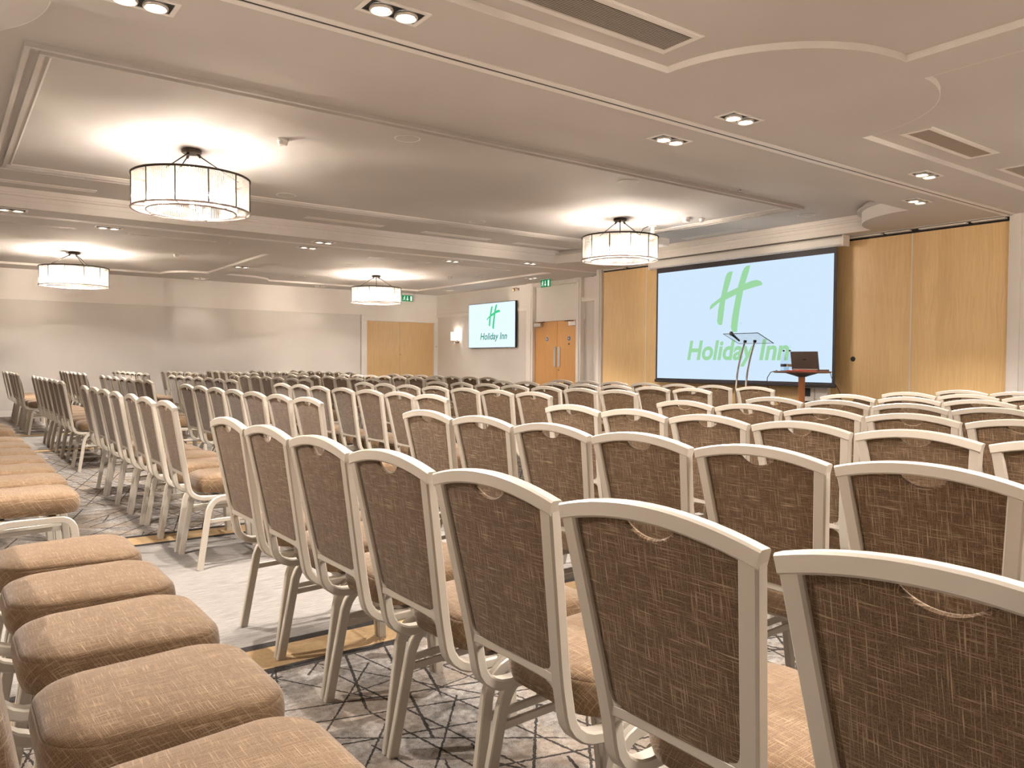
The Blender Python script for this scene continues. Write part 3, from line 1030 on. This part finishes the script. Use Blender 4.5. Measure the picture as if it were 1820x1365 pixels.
def slot(label, cx, cy, ln, z, turn=0.0):
    root = thing('air_slot', label, 'air vent', (cx, cy, z), turn, 'linear air slots in the ceiling')
    f = MB(); h_ = ln/2
    f.box(-h_, h_, -0.075, -0.045, -0.006, 0); f.box(-h_, h_, 0.045, 0.075, -0.006, 0)
    f.box(-h_, -h_+0.03, -0.045, 0.045, -0.006, 0); f.box(h_-0.03, h_, -0.045, 0.045, -0.006, 0)
    f.build('frame', M['trim'], root, False)
    MB().box(-h_+0.03, h_-0.03, -0.045, 0.045, -0.0015, 0).build('slot_opening', M['slat'], root, False)
    MB().box(-h_+0.03, h_-0.03, -0.012, 0.012, -0.005, -0.0015).build('deflector', M['trim'], root, False)
slot('long air slot at the left edge, by the coffer beam', 0.92, 10.48, 1.25, HM)
slot('air slot in the coffer, right of the nearest chandelier', 4.75, 10.5, 1.2, HM)
slot('air slot in the coffer, in mid picture', 6.7, 10.55, 1.25, HM)
slot('air slot in the coffer, left of the chandelier by the screen', 8.45, 10.55, 1.2, HM)
slot('air slot over the projection screen end of the coffer', 9.75, 7.9, 1.2, HM, PI/2)
slot('dark air slot at the left edge, beyond the far track', 0.95, 12.42, 1.25, HT)
slot('air slot beyond the far track, left of the crossbeam', 2.85, 12.42, 1.25, HT)
slot('air slot beyond the far track, above the far chandelier', 6.75, 12.55, 1.25, HT)
slot('air slot beyond the far track, nearest the television wall', 8.6, 12.55, 1.25, HT)

# ------------------------------------------------------------------ ceiling fittings
def speaker(label, x, y, z):
    root = thing('ceiling_speaker', label, 'speaker', (x, y, z), 0, 'round ceiling speakers')
    MB().lathe([(0.115, 0), (0.12, -0.004), (0.112, -0.008), (0.104, -0.005)], 32).build('rim', M['trim'], root)
    MB().lathe([(0.104, -0.005), (0.05, -0.006), (0.001, -0.006)], 28).build('mesh_grille', M['ceil'], root)
speaker('round speaker right of the nearest chandelier, near its moulded frame', 3.42, 6.22, HM)
speaker('round speaker below the nearest chandelier, far side of the coffer', 3.42, 9.25, HM)
speaker('round speaker in the coffer left of the second chandelier', 6.24, 9.28, HM)
speaker('round speaker near the moulding, above the second chandelier', 6.18, 6.20, HM)
speaker('round speaker at the corner of the moulded frame by the screen', 9.46, 6.10, HM)
speaker('round speaker in the far bay, near the first air slots', 3.44, 14.1, HT)
speaker('round speaker in the far bay, near the far chandelier', 6.36, 13.8, HT)
speaker('round speaker far bay, before the wall left of the far door', 6.36, 16.37, HT)
speaker('round speaker in the far bay, nearest the television', 9.32, 13.7, HT)

def detector(label, x, y, z, s=1.0):
    root = thing('smoke_detector', label, 'detector', (x, y, z), 0, 'smoke detectors')
    MB().lathe([(0.05*s, 0), (0.052*s, -0.018*s), (0.046*s, -0.024*s)], 24).build('base', M['white'], root)
    MB().lathe([(0.046*s, -0.024*s), (0.04*s, -0.05*s), (0.03*s, -0.058*s), (0.001, -0.058*s)], 24).build('sensor_head', M['white'], root)
detector('white smoke detector right of the nearest chandelier', 2.54, 6.95, HM)
detector('white smoke detector above the projector, by the ceiling frame', 8.34, 7.23, HM, 1.15)
detector('small white sensor beside the larger detector over the projector', 8.57, 7.15, HM, 0.8)
detector('white smoke detector in the far bay, left of the crossbeam', 3.35, 14.36, HT)
detector('white smoke detector between the far chandelier and the television', 8.95, 14.36, HT)
o = MB().lathe([(0.032, 0), (0.032, -0.004), (0.014, -0.007), (0.001, -0.007)], 20).build('sensor', M['white'])
o.location = (1.817, 5.03, HM)
tag(o, 'small round sensor with a green glint near the moulding', 'sensor')
o.location = (1.76, 4.9, HM)
o2 = MB().lathe([(0.012, -0.0075), (0.001, -0.009)], 12).build('indicator', mat('green_led', (0.15, 0.5, 0.3), 0.3), o)
o = MB().lathe([(0.03, 0), (0.03, -0.004), (0.012, -0.012), (0.001, -0.02)], 16).build('sprinkler_head', M['chrome'])
o.location = (7.5, 5.7, HM)
tag(o, 'tiny ceiling sprinkler near the moulding by the screen', 'sprinkler')

# ceiling projector
pj = thing('projector', 'white ceiling projector hanging behind the chandelier by the screen', 'projector', (8.44, 7.95, HM))
MB().lathe([(0.001, 0), (0.06, 0), (0.06, -0.012), (0.03, -0.02), (0.03, -0.17), (0.055, -0.18), (0.055, -0.20), (0.001, -0.20)], 20).build('mount_pole', M['white'], pj)
b = MB(); b.box(-0.13, 0.15, -0.20, 0.20, -0.31, -0.20)
bo = b.build('body', M['white'], pj, False)
bm_ = bo.modifiers.new('soft', 'BEVEL'); bm_.width = 0.015; bm_.segments = 3
v = MB()
for i in range(9):
    v.box(-0.133, -0.129, -0.19+i*0.02, -0.178+i*0.02, -0.295, -0.22)
v.build('vent', M['dark_grey'], pj, False)['kind'] = 'stuff'
MB().cyl((0.14, 0.07, -0.255), (0.19, 0.07, -0.255), 0.035, 0.03, 20).build('lens', M['tv_black'], pj)
MB().tube([(-0.03, 0.05, -0.01), (-0.08, 0.11, -0.04), (-0.12, 0.13, -0.12), (-0.13, 0.10, -0.19), (-0.13, 0.05, -0.215), (-0.145, 0.0, -0.22)], 0.005, 6).build('cable', M['black'], pj)

# ------------------------------------------------------------------ projection screen and its picture
def ray_on_x(px, py, X):
    d_ = rt*((px-910)/FPX) + up*(-(py-682.5)/FPX) + fw
    t_ = X/d_.x
    return d_.y*t_, CAMZ+d_.z*t_

SX = 10.12
sc = thing('projection_screen', 'large pull-down projection screen showing the green logo on pale blue', 'screen', (SX, 7.74, 0))
def wbox(x0, x1, y0, y1, z0, z1):       # world box written relative to the screen
    return MB().box(x0-SX, x1-SX, y0-7.74, y1-7.74, z0, z1)
cs = MB()
secp = [(0.0, 0.0), (0.0, 0.09), (0.02, 0.115), (0.12, 0.115), (0.14, 0.09), (0.14, 0.0), (0.12, -0.02), (0.03, -0.02)]
vs = [(x-0.05, s*1.81, 2.82+z) for s in (-1, 1) for x, z in secp]
fs = [(i, (i+1) % 8, 8+(i+1) % 8, 8+i) for i in range(8)] + [tuple(range(8)), tuple(range(15, 7, -1))]
cs.add(vs, fs)
cs.build('roller_case', M['white'], sc, False)
e_ = MB(); e_.box(-0.06, 0.095, -1.83, -1.805, 2.79, 2.945); e_.box(-0.06, 0.095, 1.805, 1.83, 2.79, 2.945)
e_.build('case_end_cap', M['trim'], sc, False)
wbox(10.135, 10.14, 6.045, 9.435, 0.865, 2.81).build('fabric_border', M['screen_border'], sc, False)
wbox(10.13, 10.1345, 6.09, 9.395, 0.89, 2.715).build('picture', M['screen'], sc, False)
MB().sweep([(0.01, -1.71, 0.845), (0.01, 1.70, 0.845)], 0.03, 0.05, (1, 0, 0)).build('weight_bar', M['screen_border'], sc)

LOGO = [
 [(668, 210), (628, 212), (598, 235), (578, 290), (525, 520), (497, 660), (485, 790), (497, 822), (520, 832), (543, 826), (552, 770), (580, 545), (605, 440), (640, 320), (660, 240)],
 [(868, 140), (830, 145), (798, 170), (775, 220), (722, 400), (690, 560), (655, 750), (645, 860), (655, 895), (680, 915), (715, 910), (722, 830), (745, 660), (785, 440), (815, 330), (850, 220)],
 [(402, 655), (402, 620), (425, 590), (520, 515), (600, 455), (715, 400), (800, 355), (880, 320), (940, 308), (985, 320), (1010, 350), (1005, 368), (930, 388), (800, 428), (700, 480), (590, 535), (500, 575), (430, 635)]]
LYZ = [[ray_on_x(1200+x/6.5, 450+y/6.5, SX+0.01) for x, y in st] for st in LOGO]
allp = [p for st in LYZ for p in st]
LB = (min(p[0] for p in allp), max(p[0] for p in allp), min(p[1] for p in allp), max(p[1] for p in allp))

def logo_mesh(fy, fz):
    b = MB()
    for k, st in enumerate(LYZ):
        pts = [(fy(y), fz(z)) for y, z in st]
        n_ = len(pts)
        x0 = -0.0006*k
        vs = [(x0, y, z) for y, z in pts]
        b.add(vs, [tuple(t_) for t_ in tessellate_polygon([[Vector((y, z, 0)) for y, z in pts]])])
    return b
lm = logo_mesh(lambda y: y-7.74, lambda z: z)
lo = lm.build('logo', M['screen_logo'], sc, False); lo.location = (0.0085, 0, 0)

def lettering(text, parent, material, x, yL, yR, z0, zcap, off=0.012, shear=0.2):
    cu = bpy.data.curves.new('lettering', 'FONT')
    cu.body = text; cu.size = 1.0; cu.shear = shear; cu.offset = off
    t_ = bpy.data.objects.new('tmp_text', cu)
    COL.objects.link(t_)
    bpy.context.view_layer.update()
    me = bpy.data.meshes.new_from_object(t_.evaluated_get(bpy.context.evaluated_depsgraph_get()))
    COL.objects.unlink(t_); bpy.data.objects.remove(t_)
    xs = [v_.co.x for v_ in me.vertices]
    mn, mx = min(xs), max(xs)
    # cap height of the built-in face is close to 0.72 of its size
    cap = 0.72
    for v_ in me.vertices:
        u = (v_.co.x-mn)/(mx-mn)
        v_.co = (0, yL+(yR-yL)*u, z0+(zcap-z0)*v_.co.y/cap)
    me.materials.clear(); me.materials.append(material)
    o_ = bpy.data.objects.new('lettering', me)
    COL.objects.link(o_); o_.parent = parent; o_.location = (x, 0, 0)
    return o_
yl, zl = ray_on_x(1200+135/6.5, 450+1222/6.5, SX)
yr, zr = ray_on_x(1200+1312/6.5, 450+1232/6.5, SX)
_, zc1 = ray_on_x(1200+190/6.5, 450+1008/6.5, SX)
lettering('Holiday Inn', sc, M['screen_logo'], 0.0085, yl-7.74, yr-7.74, (zl+zr)/2, zc1, 0.028)
b = MB().lathe([(0.012, 0), (0.016, 0)], 14)
for (px, py) in ((1200+757/6.5, 450+810/6.5), (1200+1325/6.5, 450+1080/6.5)):
    y_, z_ = ray_on_x(px, py, SX)
    o = b.build('registered_mark', M['screen_logo'], sc); o.location = (0.008, y_-7.74, z_); o.rotation_euler = (0, PI/2, 0)

# ------------------------------------------------------------------ wall television
tv = thing('television', 'wall television showing the green logo, beside the wall lamp', 'television', (XT, 15.61, 2.045))
hw, hh = 1.0, 0.555
b = MB().box(-0.085, -0.035, -hw, hw, -hh, hh)
b.build('bezel', M['tv_black'], tv, False)
MB().box(-0.035, 0.0, -0.3, 0.3, -0.25, 0.25).build('wall_bracket', M['black'], tv, False)
MB().box(-0.0865, -0.085, -hw+0.012, hw-0.012, -hh+0.012, hh-0.012).build('display', M['tv'], tv, False)
def tvp(px, py):
    y_, z_ = ray_on_x(px, py, XT-0.087)
    return y_-15.61, z_-2.045
ya, za = tvp(830+480/13.65, 530+530/13.65)
ya = tvp(830+483/13.65, 530+400/13.65)[0]; yb = tvp(830+808/13.65, 530+300/13.65)[0]
zt_ = tvp(830+730/13.65, 530+148/13.65)[1]; zb_ = tvp(830+640/13.65, 530+748/13.65)[1]
fy = lambda y: yb+(ya-yb)*(y-LB[0])/(LB[1]-LB[0])
fz = lambda z: zb_+(zt_-zb_)*(z-LB[2])/(LB[3]-LB[2])
o = logo_mesh(fy, fz).build('logo', M['tv_logo'], tv, False); o.location = (-0.088, 0, 0)
ya, z0_ = tvp(830+325/13.65, 530+1005/13.65); yb, z1_ = tvp(830+972/13.65, 530+990/13.65)
zc_ = tvp(830+355/13.65, 530+845/13.65)[1]
lettering('Holiday Inn', tv, M['tv_text'], -0.088, ya, yb, (z0_+z1_)/2, zc_, 0.014)

# ------------------------------------------------------------------ wall lamp, signs and small wall fittings
sl = thing('wall_lamp', 'lit square-shaded wall lamp beside the television', 'wall lamp', (XT, 17.25, 1.80))
MB().box(-0.015, 0.0, -0.06, 0.06, -0.17, 0.12).build('back_plate', M['pale_metal'], sl, False)
s_ = MB()
for (a_, b_) in (((-0.13, -0.115), (-0.15, 0.15)),):
    s_.box(-0.135, -0.128, -0.15, 0.15, -0.10, 0.13); s_.box(-0.128, -0.02, -0.15, -0.143, -0.10, 0.13); s_.box(-0.128, -0.02, 0.143, 0.15, -0.10, 0.13)
s_.build('lamp_shade', M['shade'], sl, False)
MB().box(-0.11, -0.015, -0.09, 0.09, -0.135, -0.115).build('arm', M['pale_metal'], sl, False)
MB().lathe([(0.001, -0.17), (0.025, -0.165), (0.03, -0.145), (0.02, -0.135)], 16, (-0.06, 0, 0)).build('finial', M['chrome'], sl)
MB().lathe([(0.001, 0.03), (0.02, 0.02), (0.022, -0.02), (0.001, -0.03)], 12, (-0.07, 0, 0)).build('bulb', M['bulb'], sl)
light('POINT', 'wall_lamp_light', (XT-0.075, 17.25, 1.86), 2.2, WARM, 0.02)
light('POINT', 'wall_lamp_light', (XT-0.075, 17.25, 1.66), 1.0, WARM, 0.02)

def exit_sign(label, loc, turn):
    root = thing('exit_sign', label, 'exit sign', loc, turn, 'green emergency exit signs')
    # local: faces -x, width along y
    MB().box(-0.02, 0.02, -0.16, 0.16, -0.01, 0.055).build('housing', M['white'], root, False)
    MB().box(-0.012, 0.012, -0.155, 0.155, -0.17, -0.012).build('sign_plate', M['green'], root, False)
    p = MB()
    x = -0.013
    p.box(x-0.001, x, -0.135, -0.085, -0.155, -0.03)                      # door
    p.box(x-0.001, x, -0.012, 0.012, -0.12, -0.035)                        # arrow shaft
    p.add([(x, -0.042, -0.11), (x, 0.042, -0.11), (x, 0.0, -0.155)], [(0, 1, 2)])
    p.cyl((x-0.001, 0.085, -0.045), (x, 0.085, -0.045), 0.014, None, 12)     # running figure
    for a_, b_, w_ in (((0.09, -0.06), (0.10, -0.10), 0.022), ((0.10, -0.10), (0.07, -0.125), 0.014), ((0.07, -0.125), (0.075, -0.155), 0.012), ((0.10, -0.10), (0.125, -0.14), 0.013), ((0.125, -0.14), (0.145, -0.135), 0.012), ((0.09, -0.065), (0.06, -0.09), 0.01), ((0.095, -0.065), (0.125, -0.085), 0.01)):
        p.sweep([(x, a_[0], a_[1]), (x, b_[0], b_[1])], 0.001, w_, (1, 0, 0), 0.0)
    p.build('pictogram', M['exit_white'], root, False)
exit_sign('green exit sign above the door beside the television', (10.6, 13.1, H), 0)
exit_sign('green exit sign over the far plain door, partly behind the chandelier', (10.0, YW-0.12, 2.905), PI/2)

br = thing('wall_sensor', 'small brass motion sensor on a bracket above the television', 'sensor', (XT, 14.6, 2.86))
MB().box(-0.01, 0, -0.02, 0.02, -0.03, 0.03).build('base_plate', M['brass'], br, False)
MB().tube([(-0.01, 0, 0), (-0.07, 0.0, 0.03), (-0.09, 0.05, 0.02)], 0.008, 8).build('arm', M['brass'], br)
MB().lathe([(0.001, -0.05), (0.028, -0.04), (0.035, -0.01), (0.03, 0.02), (0.001, 0.03)], 16, (-0.09, 0.08, 0.0)).build('sensor_head', M['brass'], br)
xb = thing('wire_bracket', 'thin crossed wire bracket at the ceiling right of the exit sign', 'bracket', (XT-0.08, 12.43, 2.88))
MB().tube([(0, -0.09, -0.07), (0, 0.09, 0.06)], 0.006, 6).tube([(0, 0.09, -0.07), (0, -0.09, 0.06)], 0.006, 6).build('crossed_wires', M['trim'], xb)
MB().box(-0.01, 0.03, -0.1, 0.1, 0.05, 0.07).build('mount', M['trim'], xb, False)

# ------------------------------------------------------------------ stage, lectern, tall round table
SZ = 0.30
struct('floor_stage', MB().box(8.15, 10.2, 4.2, 9.6, 0.0, SZ), M['stage'])

lc = thing('lectern', 'clear acrylic lectern on two curved steel rods before the screen', 'lectern', (9.0, 6.65, SZ))
def sheet(x0, z0, x1, z1, y0, y1, th):
    d_ = Vector((x1-x0, 0, z1-z0)).normalized()
    n_ = Vector((-d_.z, 0, d_.x))*th
    b_ = MB()
    vs_ = []
    for yy in (y0, y1):
        for (xx, zz) in ((x0, z0), (x1, z1)):
            vs_.append((xx, yy, zz)); vs_.append((xx+n_.x, yy, zz+n_.z))
    b_.add(vs_, [(0, 2, 6, 4), (1, 5, 7, 3), (0, 1, 3, 2), (4, 6, 7, 5), (0, 4, 5, 1), (2, 3, 7, 6)])
    return b_
tz0, tz1 = 1.560-SZ, 1.430-SZ
sheet(-0.20, tz0, 0.15, tz1, -0.285, 0.285, 0.010).build('reading_top', M['acrylic'], lc, False)
ed = MB()
for p_, q_ in (((-0.20, tz0), (-0.20, tz0)),):
    ed.tube([(-0.20, -0.285, tz0+0.005), (-0.20, 0.285, tz0+0.005)], 0.0055, 6)
    ed.tube([(-0.20, -0.285, tz0+0.005), (0.15, -0.285, tz1+0.005)], 0.0055, 6)
    ed.tube([(0.15, -0.285, tz1+0.005), (0.15, 0.285, tz1+0.005)], 0.003, 6)
    ed.tube([(-0.20, 0.285, tz0+0.005), (0.15, 0.285, tz1+0.005)], 0.003, 6)
ed.build('top_edge', M['edge'], lc)
for yy in (-0.085, 0.075):
    pts = []
    for i in range(13):
        t_ = i/12
        z_ = 0.02+(1.455-SZ-0.02)*t_
        pts.append((-0.10-0.13*math.sin(PI*min(1, t_*0.92+0.04))*0.75+0.12*t_*t_, yy, z_))
    MB().tube(pts, 0.0135, 10).build('rod', M['chrome'], lc)
    MB().cyl((pts[-1][0], yy, pts[-1][2]-0.01), (pts[-1][0]+0.005, yy, pts[-1][2]+0.022), 0.022, None, 12).build('rod_clamp', M['black'], lc)
MB().box(-0.3, 0.2, -0.26, 0.26, 0.0, 0.022).build('base', M['acrylic'], lc, False)

mc = thing('microphone', 'black handheld microphone lying on the acrylic lectern', 'microphone', (8.88, 6.86, 1.572))
ax = Vector((0.25, 0.04, -0.102)).normalized()
MB().cyl((0, 0, 0), ax*0.25, 0.021, 0.013, 14).build('handle', M['tv_black'], mc)
MB().lathe([(0.001, -0.032), (0.018, -0.026), (0.027, -0.008), (0.027, 0.008), (0.02, 0.026), (0.001, 0.03)], 16).build('grille_head', M['dark_grey'], mc)

tb = thing('poseur_table', 'round mahogany pedestal table holding the laptop and bottles', 'table', (9.0, 5.83, SZ))
th_ = 1.062-SZ
MB().lathe([(0.001, th_-0.024), (0.34, th_-0.024), (0.36, th_-0.014), (0.362, th_-0.006), (0.355, th_), (0.001, th_)], 48).build('tabletop', M['dark_wood'], tb)
MB().lathe([(0.001, th_-0.075), (0.05, th_-0.075), (0.09, th_-0.06), (0.19, th_-0.03), (0.20, th_-0.024), (0.001, th_-0.024)], 32).build('top_support', M['dark_grey'], tb)
MB().lathe([(0.001, 0.03), (0.042, 0.03), (0.042, th_-0.075), (0.001, th_-0.075)], 28).build('column', M['column_wood'], tb)
MB().lathe([(0.001, 0.0), (0.25, 0.0), (0.25, 0.015), (0.06, 0.045), (0.042, 0.05), (0.001, 0.05)], 36).build('base', M['dark_metal'], tb)

TZ = 1.0625
lp = thing('laptop', 'open grey laptop with its lid back to the audience', 'laptop', (9.0, 5.735, TZ), math.radians(4))
b = MB().box(-0.07, 0.18, -0.185, 0.185, 0.0, 0.022).build('base', M['laptop'], lp, False)
lid = MB()
lt = math.radians(12)
vs = []
for yy in (-0.185, 0.185):
    for (q, t_) in ((0, 0), (0.235, 0), (0.235, 0.009), (0, 0.009)):
        vs.append((-0.07-q*math.sin(lt)-t_*math.cos(lt), yy, 0.022+q*math.cos(lt)-t_*math.sin(lt)))
lid.add(vs, [(0, 1, 2, 3), (7, 6, 5, 4), (0, 4, 5, 1), (1, 5, 6, 2), (2, 6, 7, 3), (3, 7, 4, 0)])
lo = lid.build('lid', M['laptop'], lp, False)
o = MB().box(-0.001, 0.001, -0.025, 0.025, -0.006, 0.006).build('badge', M['black'], lo, False)
o.location = (-0.07-0.13*math.sin(lt)-0.010, 0, 0.022+0.13*math.cos(lt)); o.rotation_euler = (0, -lt, 0)
o = MB().box(-0.003, 0.003, -0.17, 0.17, -0.006, 0.006).build('hinge_strip', M['ring'], lp, False)
o.location = (-0.083, 0, 0.024)

def bottle(label, x, y, lab):
    root = thing('water_bottle', label, 'bottle', (x, y, TZ), 0, 'glass water bottles on the round table')
    MB().lathe([(0.001, 0.002), (0.034, 0.0), (0.0375, 0.006), (0.0375, 0.115), (0.034, 0.15), (0.022, 0.20), (0.0135, 0.235), (0.0125, 0.258)], 24).build('body', M['bottle'], root)
    MB().lathe([(0.014, 0.256), (0.0145, 0.274), (0.001, 0.276)], 16).build('cap', M['black'], root)
    MB().lathe([(0.0382, 0.055), (0.0382, 0.09)], 24).build('paper_label', M[lab], root)
    e_ = MB()
    e_.torus(0.0365, 0.0022, 0.004, 24, 6)
    e_.build('base_rim', M['edge'], root)
bottle('glass water bottle with dark label, left of the pair by the laptop', 8.98, 6.09, 'label_dark')
bottle('glass water bottle with cream label, right of the pair by the laptop', 8.99, 6.005, 'paper')
gl = MB().lathe([(0.001, 0.004), (0.027, 0.004), (0.03, 0.0), (0.034, 0.095), (0.032, 0.095), (0.028, 0.008)], 20).build('drinking_glass', M['bottle'])
gl.location = (8.86, 5.965, TZ)
tag(gl, 'small clear drinking glass between the bottles and the laptop', 'glass')
cd = MB().tube([(8.80, 5.93, TZ+0.005), (8.74, 5.80, TZ+0.006), (8.73, 5.70, TZ+0.006), (8.76, 5.62, TZ+0.007), (8.72, 5.68, TZ+0.012), (8.74, 5.75, TZ+0.013), (8.80, 5.60, TZ+0.006), (8.86, 5.54, TZ+0.006)], 0.0065, 8).build('cord', M['red'])
tag(cd, 'red cord coiled on the table in front of the laptop', 'cord')
cd = MB().tube([(8.93, 6.15, TZ+0.005), (8.86, 6.20, TZ-0.02), (8.84, 6.235, TZ-0.09), (8.84, 6.24, TZ-0.17), (8.84, 6.19, TZ-0.26), (8.84, 6.10, TZ-0.38), (8.84, 6.0, TZ-0.49), (8.85, 5.96, TZ-0.62), (8.87, 5.95, SZ+0.01), (8.95, 6.2, SZ+0.008)], 0.005, 8).build('power_cable', M['black'])
tag(cd, 'black cable looping down from the left of the round table', 'cable')
cd = MB().tube([(9.05, 5.49, TZ+0.004), (9.05, 5.462, TZ-0.01), (9.05, 5.45, TZ-0.06), (9.06, 5.43, TZ-0.12), (9.08, 5.38, TZ-0.20), (9.10, 5.34, TZ-0.3), (9.12, 5.33, SZ+0.008), (9.3, 5.5, SZ+0.008)], 0.004, 8).build('thin_cable', M['black'])
tag(cd, 'thin black cable hanging from the right of the round table', 'cable')

av = thing('socket_box', 'white floor-level socket box under the projection screen', 'socket box', (XF-0.05, 6.42, 0.3))
MB().box(-0.04, 0.045, -0.20, 0.20, 0.0, 0.52).build('body', M['white'], av, False)
MB().box(-0.052, -0.04, 0.07, 0.16, 0.38, 0.50).build('socket_cover', M['black'], av, False)
MB().box(-0.05, -0.04, 0.04, 0.15, 0.28, 0.31).build('socket_row', M['black'], av, False)
MB().box(-0.045, -0.04, -0.01, 0.01, 0.02, 0.5).build('lid_seam', M['slat'], av, False)
